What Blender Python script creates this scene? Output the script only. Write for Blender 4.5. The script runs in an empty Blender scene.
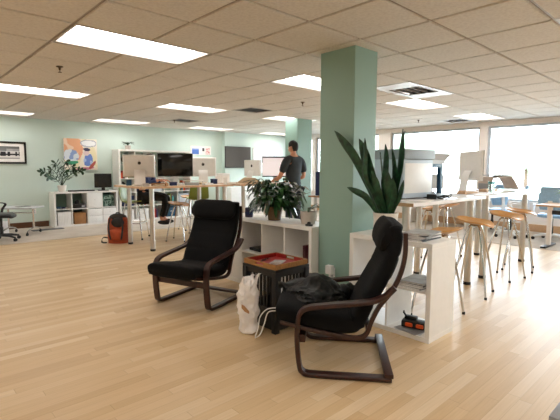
import bpy, bmesh, math, random
from math import pi, sin, cos, radians as R
from mathutils import Vector as V, Matrix as M, noise, Euler
random.seed(7)
SC = bpy.context.scene
COL = SC.collection

# ------------------------------------------------------------------ materials
def lin(h):
    if isinstance(h, (tuple, list)):
        c = [x / 255 for x in h]
    else:
        c = [int(h[i:i + 2], 16) / 255 for i in (0, 2, 4)]
    return tuple((x / 12.92 if x <= .04045 else ((x + .055) / 1.055) ** 2.4) for x in c) + (1,)

class NT:
    def __init__(s, name):
        s.m = bpy.data.materials.new(name); s.m.use_nodes = True
        s.t = s.m.node_tree; s.b = s.t.nodes['Principled BSDF']; s.o = s.t.nodes['Material Output']
    def n(s, typ, **kw):
        x = s.t.nodes.new(typ)
        for k, v in kw.items(): setattr(x, k, v)
        return x
    def l(s, a, b): s.t.links.new(a, b)
    def math(s, op, a, b=None, c=None):
        x = s.n('ShaderNodeMath', operation=op)
        for i, v in enumerate((a, b, c)):
            if v is None: continue
            if isinstance(v, (int, float)): x.inputs[i].default_value = v
            else: s.l(v, x.inputs[i])
        return x.outputs[0]
    def ramp(s, fac, stops):
        r = s.n('ShaderNodeValToRGB'); e = r.color_ramp.elements
        while len(e) < len(stops): e.new(.5)
        for q, (p, c) in zip(e, stops): q.position = p; q.color = c
        s.l(fac, r.inputs[0]); return r.outputs[0]
    def mix(s, f, a, b, mode='MIX'):
        x = s.n('ShaderNodeMix', data_type='RGBA', blend_type=mode)
        for i, v in ((0, f), (6, a), (7, b)):
            if isinstance(v, (int, float, tuple)): x.inputs[i].default_value = v
            else: s.l(v, x.inputs[i])
        return x.outputs[2]

def mat(name, col, rough=.5, metal=0, var=0, scale=20, bump=0, bscale=None, sheen=0, stretch=None, coat=0, trans=0, spec=None, emit=0, sss=0):
    N = NT(name); b = N.b; c = lin(col)
    b.inputs['Roughness'].default_value = rough; b.inputs['Metallic'].default_value = metal
    if spec is not None: b.inputs['Specular IOR Level'].default_value = spec
    if sheen: b.inputs['Sheen Weight'].default_value = sheen
    if coat: b.inputs['Coat Weight'].default_value = coat; b.inputs['Coat Roughness'].default_value = .15
    if trans: b.inputs['Transmission Weight'].default_value = trans
    if emit: b.inputs['Emission Color'].default_value = c; b.inputs['Emission Strength'].default_value = emit
    tc = N.n('ShaderNodeTexCoord'); vec = tc.outputs['Object']
    if stretch:
        mp = N.n('ShaderNodeMapping'); mp.inputs['Scale'].default_value = stretch; N.l(vec, mp.inputs[0]); vec = mp.outputs[0]
    nz = N.n('ShaderNodeTexNoise'); nz.inputs['Scale'].default_value = scale; nz.inputs['Detail'].default_value = 4
    N.l(vec, nz.inputs['Vector'])
    v = max(var, .02)
    lo = tuple(x * (1 - v) for x in c[:3]) + (1,); hi = tuple(min(1, x * (1 + v)) for x in c[:3]) + (1,)
    N.l(N.ramp(nz.outputs[0], [(.3, lo), (.7, hi)]), b.inputs['Base Color'])
    if bump:
        n2 = N.n('ShaderNodeTexNoise'); n2.inputs['Scale'].default_value = bscale or scale; n2.inputs['Detail'].default_value = 3
        N.l(vec, n2.inputs['Vector'])
        bp = N.n('ShaderNodeBump'); bp.inputs['Strength'].default_value = bump; bp.inputs['Distance'].default_value = .01
        N.l(n2.outputs[0], bp.inputs['Height']); N.l(bp.outputs[0], b.inputs['Normal'])
    return N.m

def mat_floor():
    N = NT('maple_strip_floor'); b = N.b
    tc = N.n('ShaderNodeTexCoord'); sp = N.n('ShaderNodeSeparateXYZ'); N.l(tc.outputs['Object'], sp.inputs[0])
    x, y = sp.outputs[0], sp.outputs[1]
    ry = N.math('DIVIDE', y, .07); row = N.math('FLOOR', ry)
    wn = N.n('ShaderNodeTexWhiteNoise', noise_dimensions='1D'); N.l(row, wn.inputs['W'])
    px = N.math('DIVIDE', N.math('ADD', x, N.math('MULTIPLY', wn.outputs[0], 3.1)), .95)
    pl = N.math('FLOOR', px)
    cb = N.n('ShaderNodeCombineXYZ'); N.l(row, cb.inputs[0]); N.l(pl, cb.inputs[1])
    w2 = N.n('ShaderNodeTexWhiteNoise', noise_dimensions='2D'); N.l(cb.outputs[0], w2.inputs['Vector'])
    c1 = N.ramp(w2.outputs[0], [(0, lin('C9AA80')), (.35, lin('D1B48A')), (.75, lin('D7BC95')), (1, lin('DCC5A2'))])
    mp = N.n('ShaderNodeMapping'); mp.inputs['Scale'].default_value = (2.2, 55, 1); N.l(tc.outputs['Object'], mp.inputs[0])
    g = N.n('ShaderNodeTexNoise'); g.inputs['Scale'].default_value = 1.6; g.inputs['Detail'].default_value = 5; N.l(mp.outputs[0], g.inputs['Vector'])
    c2 = N.mix(1, c1, N.ramp(g.outputs[0], [(.25, (.9, .88, .86, 1)), (.7, (1, 1, 1, 1))]), 'MULTIPLY')
    fy = N.math('FRACT', ry); fx = N.math('FRACT', px)
    ey = N.math('LESS_THAN', fy, .03); ex = N.math('LESS_THAN', fx, .004)
    seam = N.math('MULTIPLY', N.math('MAXIMUM', ey, ex), .35)
    c3 = N.mix(seam, c2, lin('8E7350'))
    N.l(c3, b.inputs['Base Color'])
    rg = N.n('ShaderNodeTexNoise'); rg.inputs['Scale'].default_value = .8; N.l(tc.outputs['Object'], rg.inputs['Vector'])
    N.l(N.math('MULTIPLY_ADD', rg.outputs[0], .14, .3), b.inputs['Roughness']); b.inputs['Specular IOR Level'].default_value = .32
    bp = N.n('ShaderNodeBump'); bp.inputs['Strength'].default_value = .12; bp.inputs['Distance'].default_value = .002
    N.l(N.math('MULTIPLY', w2.outputs[0], .4), bp.inputs['Height']); N.l(bp.outputs[0], b.inputs['Normal'])
    return N.m

def mat_tile():
    N = NT('acoustic_tile'); b = N.b; b.inputs['Roughness'].default_value = .9; b.inputs['Specular IOR Level'].default_value = .1
    tc = N.n('ShaderNodeTexCoord')
    n1 = N.n('ShaderNodeTexNoise'); n1.inputs['Scale'].default_value = 45; n1.inputs['Detail'].default_value = 5; N.l(tc.outputs['Object'], n1.inputs['Vector'])
    N.l(N.ramp(n1.outputs[0], [(.35, lin('D0CBC5')), (.6, lin('DAD6D0'))]), b.inputs['Base Color'])
    bp = N.n('ShaderNodeBump'); bp.inputs['Strength'].default_value = .25; bp.inputs['Distance'].default_value = .004
    N.l(n1.outputs[0], bp.inputs['Height']); N.l(bp.outputs[0], b.inputs['Normal'])
    return N.m

def mat_carpet():
    N = NT('woven_carpet'); b = N.b; b.inputs['Roughness'].default_value = 1; b.inputs['Specular IOR Level'].default_value = .05
    tc = N.n('ShaderNodeTexCoord')
    n1 = N.n('ShaderNodeTexNoise'); n1.inputs['Scale'].default_value = 160; N.l(tc.outputs['Object'], n1.inputs['Vector'])
    n2 = N.n('ShaderNodeTexNoise'); n2.inputs['Scale'].default_value = 3; N.l(tc.outputs['Object'], n2.inputs['Vector'])
    a = N.ramp(n1.outputs[0], [(.3, lin('A99E92')), (.7, lin('CFC5B8'))])
    N.l(N.mix(.5, a, N.ramp(n2.outputs[0], [(.3, lin('B5AA9E')), (.7, lin('CBC1B4'))])), b.inputs['Base Color'])
    return N.m

def mat_attr(name, rough=.6):
    N = NT(name); a = N.n('ShaderNodeVertexColor', layer_name='Col'); N.l(a.outputs[0], N.b.inputs['Base Color'])
    N.b.inputs['Roughness'].default_value = rough; return N.m

def mat_glass_pane():
    N = NT('window_glass'); tr = N.n('ShaderNodeBsdfTransparent'); tr.inputs[0].default_value = (.97, .985, .98, 1)
    gl = N.n('ShaderNodeBsdfGlossy'); gl.inputs['Roughness'].default_value = .02
    fr = N.n('ShaderNodeFresnel'); fr.inputs[0].default_value = 1.45
    mx = N.n('ShaderNodeMixShader'); N.l(fr.outputs[0], mx.inputs[0]); N.l(tr.outputs[0], mx.inputs[1]); N.l(gl.outputs[0], mx.inputs[2])
    N.l(mx.outputs[0], N.o.inputs['Surface']); return N.m

def mat_emit(name, col, s):
    N = NT(name); e = N.n('ShaderNodeEmission'); e.inputs[0].default_value = lin(col); e.inputs[1].default_value = s
    N.l(e.outputs[0], N.o.inputs['Surface']); return N.m

def mat_leaf(name, a, b2, rough=.35, scale=9):
    N = NT(name); b = N.b; b.inputs['Roughness'].default_value = rough
    tc = N.n('ShaderNodeTexCoord'); n1 = N.n('ShaderNodeTexNoise'); n1.inputs['Scale'].default_value = scale; n1.inputs['Detail'].default_value = 3
    N.l(tc.outputs['Object'], n1.inputs['Vector'])
    N.l(N.ramp(n1.outputs[0], [(.35, lin(a)), (.68, lin(b2))]), b.inputs['Base Color']); return N.m

MT = {}
def m(k): return MT[k]
MT['floor'] = mat_floor(); MT['tile'] = mat_tile(); MT['carpet'] = mat_carpet(); MT['glass'] = mat_glass_pane()
MT['tbar'] = mat('groove_shade_bar', '95897B', .3)  # darkened: the shade of the tile grooves is put into the bar colour
MT['wall'] = mat('mint_wall_paint', 'CEDFD7', .6, var=.02, scale=3)
MT['green'] = mat('sage_pillar_paint', '8DADA1', .45, var=.02, scale=3)
MT['wwall'] = mat('white_wall_paint', 'E6E6E0', .6, var=.02, scale=3)
MT['sand'] = mat('sand_wall_paint', 'F1EAE4', .55, var=.02, scale=3)
MT['white'] = mat('white_laminate', 'EDEBE6', .35, var=.01)
MT['whitem'] = mat('white_metal', 'EEEDEA', .3)
MT['whitep'] = mat('white_plastic', 'EDEDEB', .35)
MT['silver'] = mat('brushed_steel', 'C9C4BE', .3, 1, var=.05, scale=30, stretch=(1, 1, .1))
MT['chrome'] = mat('chrome', 'D5D5D5', .12, 1)
MT['alu'] = mat('silver_aluminium', 'D8D2CC', .38, .55)
MT['bframe'] = mat('dark_walnut_veneer', '32140B', .38, var=.35, scale=7, stretch=(6, 6, 1), coat=.05)
MT['bfab'] = mat('black_cotton', '080809', .9, var=.3, scale=60, bump=.25, bscale=250, sheen=.02, spec=.2)
MT['leather'] = mat('black_leather', '060707', .45, var=.3, scale=14, bump=.35, bscale=30, spec=.3)
MT['black'] = mat('black_plastic', '111111', .4)
MT['blackw'] = mat('black_stained_wood', '0D0B0B', .42, var=.3, scale=12, stretch=(4, 4, 1))
MT['rubber'] = mat('dark_rubber', '1A1917', .7)
MT['screen'] = mat('dark_screen', '0B0D0C', .12)
MT['tvs'] = mat('reflecting_television_screen', '5E5A57', .12, spec=.9)  # room reflection is put into the grey of the screen colour
MT['wood'] = mat('honey_beech', 'CB9655', .38, var=.15, scale=9, stretch=(8, 1.2, 4), coat=.25)
MT['woodt'] = mat('tray_oak', '9C6D38', .5, var=.22, scale=9, stretch=(9, 1, 3))
MT['woodd'] = mat('light_birch_edge', 'C9A27C', .45, var=.15, scale=10, stretch=(1, 8, 8))
MT['top'] = mat('pale_birch_tabletop', 'E2CDB2', .3, var=.05, scale=6, stretch=(1, 9, 3))
MT['topw'] = mat('white_tabletop', 'EAE7E6', .18, var=.02)
MT['brownb'] = mat('brown_baseboard', '5C3A20', .4, var=.2, scale=8, stretch=(1, 8, 8))
MT['red'] = mat('red_lacquer', '8C150E', .5, var=.06)
MT['bag'] = mat('white_plastic_film', 'EFECEA', .33, var=.05, scale=9, bump=.7, bscale=26)
MT['bagprint'] = mat('tan_print', 'B08862', .5)
MT['pot_w'] = mat('white_glazed_ceramic', 'E9E4DC', .3, var=.03)
MT['pot_g'] = mat('grey_stoneware', 'B7ADA4', .55, var=.06, scale=30)
MT['pot_b'] = mat('brown_wicker', '6F5434', .6, var=.4, scale=60, bump=.6, bscale=90, stretch=(1, 1, 3))
MT['soil'] = mat('potting_soil', '2A1D14', .95, var=.4, scale=60)
MT['snake'] = mat_leaf('snake_plant_leaf', '0E2A19', '265536', .42, 22)
MT['leaf'] = mat_leaf('dark_glossy_leaf', '0F2413', '2F5A2C', .3, 7)
MT['leaf2'] = mat_leaf('small_green_leaf', '142F1C', '355A38', .4, 7)
MT['purple'] = mat('dark_violet_glaze', '2B2140', .35)
MT['maroon'] = mat('maroon_book_cloth', '4A1522', .6)
MT['paper'] = mat('white_paper', 'EFECE8', .7)
MT['greyp'] = mat('grey_print_paper', '9A9A98', .6, var=.25, scale=12)
MT['darkp'] = mat('dark_print_paper', '3B3D3F', .5, var=.4, scale=10)
MT['orange'] = mat('orange_plastic', 'E0561C', .4)
MT['blue'] = mat('deep_blue_metal', '1C4A66', .35, var=.1)
MT['skyb'] = mat('pale_blue_mesh', '8FB4D3', .6, var=.1, scale=40)
MT['grey'] = mat('mid_grey_plastic', '8A8B8C', .45)
MT['lgrey'] = mat('light_grey_plastic', 'B9BCBF', .4)
MT['shadeg'] = mat('light_slate_plastic', 'C3CCD4', .4)
MT['navy'] = mat('navy_cloth', '1E2C55', .8, var=.15)
MT['pack_o'] = mat('rust_orange_nylon', 'A3431B', .7, var=.2, scale=18, bump=.3, bscale=30)
MT['pack_d'] = mat('dark_grey_nylon', '24211F', .7, var=.2, scale=18)
MT['green_sh'] = mat('olive_green_shell', '808D35', .4)
MT['card'] = mat('brown_cardboard', '9C6D40', .75, var=.1, scale=10)
MT['craft'] = mat('pale_craft_board', 'D7C3A6', .7, var=.08)
MT['teal'] = mat('teal_band', '2E8C8E', .4)
MT['skin'] = mat('skin', 'C68E70', .5, var=.05)
MT['tee'] = mat('charcoal_jersey', '2C3338', .9, var=.15, scale=12, bump=.2, bscale=14)
MT['jean'] = mat('dark_denim', '20252F', .85, var=.15, scale=30)
MT['bpant'] = mat('black_trouser_cloth', '0E0F12', .85, var=.2, scale=30)
MT['hair'] = mat('dark_brown_hair', '17100C', .55, var=.4, scale=60, stretch=(1, 1, .2))
MT['shoe'] = mat('dark_shoe', '15171C', .5)
MT['eye'] = mat('eye_white', 'E8E4DE', .3)
MT['lightframe'] = mat('light_housing', 'B9B3AB', .5)
MT['lamp'] = mat_emit('light_lens', (255, 248, 243), 5.0)
MT['page'] = mat('lit_screen', 'F0E8EC', .3, emit=.3)
MT['slot'] = mat('vent_throat_shade', '1C1A19', .8)
MT['vent'] = mat('white_vent_metal', 'BDB6AE', .4)
MT['brass'] = mat('sprinkler_brass', '5A4632', .35, .8)
MT['attr'] = mat_attr('printed_colours'); MT['attrg'] = mat_attr('printed_gloss', .25)
MT['cup'] = mat('clear_tumbler', 'EEF6F6', .05, trans=.9)
MT['ext'] = mat('outside_paving', 'BDBDB8', .9, var=.1, scale=2)
MT['tree'] = mat_leaf('hazy_foliage', '8FA08A', 'B3C1AB', .9, 1.5)
MT['bark'] = mat('bark', '5B4A3C', .9, var=.3)

# ------------------------------------------------------------------ mesh tools
class MB:
    def __init__(s): s.bm = bmesh.new(); s.sm = False
    def box(s, c, d, rot=None, bev=0, seg=2):
        g = bmesh.ops.create_cube(s.bm, size=1)['verts']
        T = M.Translation(V(c)) @ (rot.to_4x4() if rot is not None else M.Identity(4)) @ M.Diagonal((*d, 1))
        bmesh.ops.transform(s.bm, matrix=T, verts=g)
        if bev:
            e = list({e for v in g for e in v.link_edges})
            bmesh.ops.bevel(s.bm, geom=e, offset=min(bev, min(d) * .45), segments=seg, affect='EDGES', profile=.6)
        return s
    def b2(s, x0, x1, y0, y1, z0, z1, bev=0, seg=2):
        return s.box(((x0 + x1) / 2, (y0 + y1) / 2, (z0 + z1) / 2), (abs(x1 - x0), abs(y1 - y0), abs(z1 - z0)), None, bev, seg)
    def rows(s, rows, closed=True, caps=True):
        vs = [[s.bm.verts.new(p) for p in r] for r in rows]
        n = len(vs[0])
        for a, b in zip(vs, vs[1:]):
            for i in range(n if closed else n - 1):
                j = (i + 1) % n
                try: s.bm.faces.new((a[i], a[j], b[j], b[i]))
                except ValueError: pass
        if caps and closed:
            for r, rev in ((vs[0], True), (vs[-1], False)):
                try: s.bm.faces.new(r[::-1] if rev else r)
                except ValueError: pass
        return s
    def tube(s, pts, r, n=10):
        pts = [V(p) for p in pts]; rr = r if isinstance(r, (list, tuple)) else [r] * len(pts)
        out = []; up = None
        for i, p in enumerate(pts):
            t = (pts[min(i + 1, len(pts) - 1)] - pts[max(i - 1, 0)]).normalized()
            if up is None:
                up = V((0, 0, 1)) if abs(t.z) < .9 else V((1, 0, 0))
            u = (up - t * up.dot(t)).normalized(); up = u; w = t.cross(u)
            out.append([p + (u * cos(2 * pi * k / n) + w * sin(2 * pi * k / n)) * rr[i] for k in range(n)])
        return s.rows(out)
    def strap(s, pts, wdir, width, thick, taper=None):
        """flat bar swept along pts; wdir = constant width direction"""
        pts = [V(p) for p in pts]; wdir = V(wdir).normalized(); out = []
        for i, p in enumerate(pts):
            t = (pts[min(i + 1, len(pts) - 1)] - pts[max(i - 1, 0)]).normalized()
            nn = t.cross(wdir).normalized(); f = taper[i] if taper else 1
            a = wdir * width / 2 * f; b = nn * thick / 2; c = .82
            out.append([p + a * c + b, p + a + b * .5, p + a - b * .5, p + a * c - b, p - a * c - b, p - a - b * .5, p - a + b * .5, p - a * c + b])
        return s.rows(out)
    def lathe(s, prof, c=(0, 0, 0), n=24, caps=True):
        c = V(c)
        return s.rows([[c + V((r * cos(2 * pi * k / n), r * sin(2 * pi * k / n), z)) for k in range(n)] for r, z in prof], True, caps)
    def sph(s, c, r, sc=(1, 1, 1), n=16, fn=None, rot=None):
        g = bmesh.ops.create_uvsphere(s.bm, u_segments=n, v_segments=max(6, n * 2 // 3), radius=1)['verts']
        for v in g:
            p = V((v.co.x * sc[0] * r, v.co.y * sc[1] * r, v.co.z * sc[2] * r))
            if fn: p = fn(p)
            if rot is not None: p = rot @ p
            v.co = p + V(c)
        return s
    def prism(s, poly, a, b, axis='z'):
        f = {'z': lambda p, t: V((p[0], p[1], t)), 'y': lambda p, t: V((p[0], t, p[1])), 'x': lambda p, t: V((t, p[0], p[1]))}[axis]
        return s.rows([[f(p, a) for p in poly], [f(p, b) for p in poly]])
    def blade(s, pts, w, fold=.15, thick=.003, side=None, prof=None):
        pts = [V(p) for p in pts]; n = len(pts); out = []
        for i, p in enumerate(pts):
            t = (pts[min(i + 1, n - 1)] - pts[max(i - 1, 0)]).normalized()
            sd = V(side) if side is not None else t.cross(V((0, 0, 1)))
            if sd.length < .05: sd = V((1, 0, 0))
            sd = (sd - t * sd.dot(t)).normalized(); nn = sd.cross(t).normalized()
            u = i / (n - 1); f = prof(u) if prof else max(.04, math.sin(pi * min(1, u * .93 + .05)) ** .8)
            a = sd * w / 2 * f
            out.append([p + a + nn * fold * w * f, p + nn * thick / 2 * -1, p - a + nn * fold * w * f, p + nn * thick])
        return s.rows(out)
    def xf(s, mx): bmesh.ops.transform(s.bm, matrix=mx, verts=s.bm.verts[:]); return s
    def build(s, name, mt, parent=None, loc=None, smooth=True, ang=35):
        bmesh.ops.recalc_face_normals(s.bm, faces=s.bm.faces[:])
        me = bpy.data.meshes.new(name); s.bm.to_mesh(me); s.bm.free()
        if smooth:
            for p in me.polygons: p.use_smooth = True
            me.set_sharp_from_angle(angle=R(ang))
        me.materials.append(MT[mt] if isinstance(mt, str) else mt)
        o = bpy.data.objects.new(name, me); COL.objects.link(o)
        if parent is not None: o.parent = parent
        if loc is not None: o.location = loc
        return o

def spl(pts, n=6):
    pts = [V(p) for p in pts]; out = []
    for i in range(len(pts) - 1):
        p0 = pts[max(i - 1, 0)]; p1 = pts[i]; p2 = pts[i + 1]; p3 = pts[min(i + 2, len(pts) - 1)]
        for k in range(n):
            t = k / n
            out.append(.5 * ((2 * p1) + (p2 - p0) * t + (2 * p0 - 5 * p1 + 4 * p2 - p3) * t * t + (3 * p1 - p0 - 3 * p2 + p3) * t ** 3))
    out.append(pts[-1]); return out

def tag(o, label, cat, group=None, kind=None):
    if label: o['label'] = label
    if cat: o['category'] = cat
    if group: o['group'] = group
    if kind: o['kind'] = kind
    return o
def T(name, label, cat, loc=(0, 0, 0), rz=0, group=None, sc=None):
    o = bpy.data.objects.new(name, None); COL.objects.link(o); o.empty_display_size = .1
    o.location = loc; o.rotation_euler = (0, 0, rz)
    if sc: o.scale = sc
    return tag(o, label, cat, group)
def S(name, mb, mt, parent=None, **k):
    o = mb.build(name, mt, parent, **k); o['kind'] = 'structure'; return o
def kids(o): return [c for c in COL.objects if c.parent == o]
def copy(o, loc, rz, label, group=None, sc=None):
    def rec(a, par):
        c = a.copy(); COL.objects.link(c)
        if par is not None: c.parent = par
        for ch in kids(a): rec(ch, c)
        return c
    r = rec(o, None); r.location = loc; r.rotation_euler = (0, 0, rz); r['label'] = label
    if group: r['group'] = group
    if sc: r.scale = sc
    return r
def panel(name, w, h, nx, ny, fn, parent, xf, mt='attr', thick=.003):
    """flat printed sheet in local XZ (facing -Y), colours per cell"""
    bm = bmesh.new(); vs = [[bm.verts.new((-w / 2 + w * i / nx, 0, h * j / ny)) for i in range(nx + 1)] for j in range(ny + 1)]
    lay = bm.loops.layers.color.new('Col')
    for j in range(ny):
        for i in range(nx):
            f = bm.faces.new((vs[j][i], vs[j][i + 1], vs[j + 1][i + 1], vs[j + 1][i])); c = fn((i + .5) / nx, 1 - (j + .5) / ny)
            for lp in f.loops: lp[lay] = [x / 255 for x in c] + [1] if not isinstance(c, str) else [int(c[q:q + 2], 16) / 255 for q in (0, 2, 4)] + [1]
    bmesh.ops.transform(bm, matrix=xf, verts=bm.verts[:])
    me = bpy.data.meshes.new(name); bm.to_mesh(me); bm.free(); me.materials.append(MT[mt])
    o = bpy.data.objects.new(name, me); COL.objects.link(o)
    if parent is not None: o.parent = parent
    return o

# ------------------------------------------------------------------ room
ZC = 2.373; XW = 10.05; YW = 10.53; XL = -4.0; YN = -4.0
G0X, G0Y, GS = 1.1114, 1.589, .6096
S('floor', MB().b2(XL, 7.95, YN, 8.48, -.1, 0), 'floor', smooth=False)
S('floor_back', MB().b2(XL, XW, 8.48, YW, -.1, .006), 'carpet', smooth=False)
S('floor_right', MB().b2(7.95, XW, YN, 8.48, -.1, .006), 'carpet', smooth=False)
S('wall_left', MB().b2(XL - .1, XL, YN - .1, YW + .1, 0, ZC + .12), 'wwall', smooth=False)
S('wall_front', MB().b2(XL, XW, YN - .1, YN, 0, ZC + .12), 'wwall', smooth=False)
S('wall_back', MB().b2(XL, XW + .2, YW, YW + .1, 0, ZC + .12), 'wall', smooth=False)
S('wall_recess', MB().b2(7.45, XW, 10.37, YW, 0, ZC + .12), 'wall', smooth=False)
S('baseboard_back', MB().b2(XL, 2.70, YW - .02, YW, .006, .13, .004), 'brownb')
# ceiling: individual tegular panels over darkened bars
cells = {}
lights = [(i, j) for i in (-8, -4, 0, 4, 8, 12) for j in (-7, -2, 3, 8, 13)]
vents = [(6, 2, 'white four-slot air vent in the ceiling right of the near sage pillar', 2), (6, 7, 'dark square air vent in the ceiling above the far grey television', 1),
         (6, 11, 'small dark air vent in the ceiling nearest the far mint wall', 1), (13, 4, 'slim air vent in the ceiling close to the bright windows', 1)]
skip = set()
for i, j in lights: skip |= {(i, j), (i + 1, j)}
for i, j, _, w in vents:
    for k in range(w): skip.add((i + k, j))
mb = MB()
for i in range(-9, 15):
    for j in range(-10, 15):
        if (i, j) in skip: continue
        x0 = max(G0X + i * GS, XL); x1 = min(G0X + (i + 1) * GS, XW); y0 = max(G0Y + j * GS, YN); y1 = min(G0Y + (j + 1) * GS, YW)
        if x1 - x0 < .05 or y1 - y0 < .05: continue
        g = .013; e = .019
        mb.rows([[(x0 + g, y0 + g, ZC + .022), (x1 - g, y0 + g, ZC + .022), (x1 - g, y1 - g, ZC + .022), (x0 + g, y1 - g, ZC + .022)],
                 [(x0 + g, y0 + g, ZC + .006), (x1 - g, y0 + g, ZC + .006), (x1 - g, y1 - g, ZC + .006), (x0 + g, y1 - g, ZC + .006)],
                 [(x0 + e, y0 + e, ZC), (x1 - e, y0 + e, ZC), (x1 - e, y1 - e, ZC), (x0 + e, y1 - e, ZC)]])
S('ceiling', mb, 'tile', smooth=False)
mb = MB(); owner = {}
for i, j in lights: owner[(i, j)] = owner[(i + 1, j)] = ('l', i, j)
for i, j, _, w in vents:
    for k in range(w): owner[(i + k, j)] = ('v', i, j)
for i in range(-9, 15):
    for j in range(-10, 15):
        x = G0X + i * GS; y = G0Y + j * GS; x1 = min(x + GS, XW); y1 = min(y + GS, YW)
        if x < XL - GS or y < YN - GS: continue
        o_ = owner.get((i, j))
        if x > XL and not (o_ and owner.get((i - 1, j)) == o_): mb.b2(x - .015, x + .015, max(y, YN), y1, ZC + .014, ZC + .04)
        if y > YN and not (o_ and owner.get((i, j - 1)) == o_): mb.b2(max(x, XL), x1, y - .015, y + .015, ZC + .0135, ZC + .0395)
S('trim_1', mb, 'tbar', smooth=False)
S('ceiling_slab', MB().b2(XL - .1, XW + .2, YN - .1, YW + .1, ZC + .12, ZC + .2), 'wwall', smooth=False)

# recessed troffers
def light_proto():
    t = T('ceiling_light', 'x', 'ceiling light')
    w, d, h = 2 * GS - .02, GS - .02, .085; f = MB()
    for sx in (0, 1): f.b2(-w / 2 if sx == 0 else w / 2 - .02, -w / 2 + .02 if sx == 0 else w / 2, -d / 2, d / 2, .004, h)
    for sy in (0, 1): f.b2(-w / 2 + .02, w / 2 - .02, -d / 2 if sy == 0 else d / 2 - .02, -d / 2 + .02 if sy == 0 else d / 2, .004, h)
    f.build('frame', 'lightframe', t, smooth=False)
    MB().b2(-w / 2 + .02, w / 2 - .02, -d / 2 + .02, d / 2 - .02, h - .012, h - .002).build('diffuser', 'lamp', t, smooth=False)
    return t
LL = {(0, 3): 'biggest lit ceiling panel, at the upper left of the photo', (0, 8): 'lit ceiling panel at the left edge just below the biggest panel',
      (4, 8): 'lit ceiling panel above the long left bar table, middle of the second row', (4, 3): 'lit ceiling panel partly hidden behind the near sage pillar',
      (8, 3): 'lit ceiling panel right of the near sage pillar beyond the big vent', (12, 3): 'lit ceiling panel closest to the bright windows',
      (8, 8): 'lit ceiling panel just in front of the far sage pillar', (4, 13): 'lit ceiling panel above the white bookcase along the far mint wall',
      (8, 13): 'small lit ceiling panel in the farthest row above the wall television', (0, 13): 'lit ceiling panel nearest the framed picture on the far wall',
      (4, -2): 'ceiling panel of which only a bright corner shows at the upper right edge'}
lp = None
for i, j in lights:
    loc = (G0X + (i + 1) * GS, G0Y + (j + .5) * GS, ZC)
    if loc[0] + .6 > XW or loc[1] + .3 > YW or loc[0] - .6 < XL or loc[1] - .3 < YN: continue
    lab = LL.get((i, j), 'fluorescent ceiling panel in the part of the room behind the viewer')
    if lp is None: lp = light_proto(); lp.location = loc; lp['label'] = lab; o = lp
    else: o = copy(lp, loc, 0, lab)
    o['group'] = 'ceiling light panels' if (i, j) in LL else 'ceiling panels behind the viewer'
for i, j, lab, w in vents:
    t = T('ceiling_vent', lab, 'air vent', (G0X + (i + w / 2) * GS, G0Y + (j + .5) * GS, ZC), 0, 'ceiling vents')
    W = w * GS - .02; D = GS - .02; f = MB()
    a = .04 if w == 1 else .16; b_ = .045 if w == 1 else .07
    f.b2(-W / 2, W / 2, -D / 2, -D / 2 + b_, 0, .012).b2(-W / 2, W / 2, D / 2 - b_, D / 2, 0, .012)
    f.b2(-W / 2, -W / 2 + a * w, -D / 2 + b_, D / 2 - b_, 0, .012).b2(W / 2 - a * w, W / 2, -D / 2 + b_, D / 2 - b_, 0, .012)
    f.build('frame', 'vent', t, smooth=False)
    MB().b2(-W / 2 + .01, W / 2 - .01, -D / 2 + .01, D / 2 - .01, .05, .06).build('backing', 'slot', t, smooth=False)  # near-black sheet stands in for the shade inside the vent
    y = -D / 2 + .12
    while y < D / 2 - .09:
        MB().box((0, y, .02), (W - 2 * a * w, .04, .005), M.Rotation(R(50), 3, 'X')).build('slat', 'vent' if w > 1 else 'grey', t, smooth=False); y += .115 if w > 1 else .17
for q, (x, y, lab) in enumerate([(1.44, 4.93, 'small brass sprinkler head below the biggest lit ceiling panel'), (4.99, 4.83, 'sprinkler head in the ceiling before the far sage pillar'),
                                 (8.6, 4.83, 'sprinkler head in the ceiling near the window header'), (4.82, 8.6, 'far sprinkler head in the ceiling beside the farthest dark vent')]):
    t = T('sprinkler_head', lab, 'sprinkler', (x, y, ZC), 0, 'ceiling sprinkler heads')
    MB().lathe([(.035, 0), (.035, -.006), (.014, -.012), (.01, -.035), (.003, -.04)], n=14).build('escutcheon', 'brass', t)
    MB().lathe([(.004, -.04), (.004, -.056), (.02, -.058), (.02, -.062), (.002, -.063)], n=14).build('deflector', 'brass', t)

# pillars
S('pillar_near', MB().b2(3.04, 3.37, 2.32, 2.715, 0, ZC + .01, .004, 1), 'green')
S('pillar_far', MB().b2(6.53, 6.97, 6.46, 6.84, 0, ZC + .01, .004, 1), 'green')
# window wall
piers = [(-4.0, -3.7), (-1.05, -.88), (1.45, 1.62), (3.935, 4.105), (6.44, 6.815), (9.15, 9.3), (10.3, 10.37)]
mb = MB().b2(XW, XW + .2, YN - .1, 10.37, -.1, .62).b2(XW, XW + .2, YN - .1, 10.37, 2.275, ZC + .12)
S('wall_right', mb, 'sand', smooth=False)
S('trim_2', MB().b2(XW - .06, XW + .01, YN, 10.37, .60, .625, .004), 'white')
S('baseboard_right', MB().b2(XW - .02, XW, YN, 10.37, .006, .16, .004), 'woodd')
for k, (a, b) in enumerate(piers): S('wall_pier', MB().b2(XW, XW + .2, a, b, .62, 2.275), 'sand', smooth=False)
for k in range(len(piers) - 1):
    a, b = piers[k][1], piers[k + 1][0]; f = MB(); x0, x1 = XW + .06, XW + .12
    f.b2(x0, x1, a, a + .05, .62, 2.275).b2(x0, x1, b - .05, b, .62, 2.275).b2(x0, x1, a + .05, b - .05, .62, .67).b2(x0, x1, a + .05, b - .05, 2.225, 2.275)
    w = S('window_%d' % (k + 1), f, 'shadeg', smooth=False)
    S('window_pane', MB().b2(XW + .085, XW + .091, a + .05, b - .05, .67, 2.225), 'glass', w, smooth=False)
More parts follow.
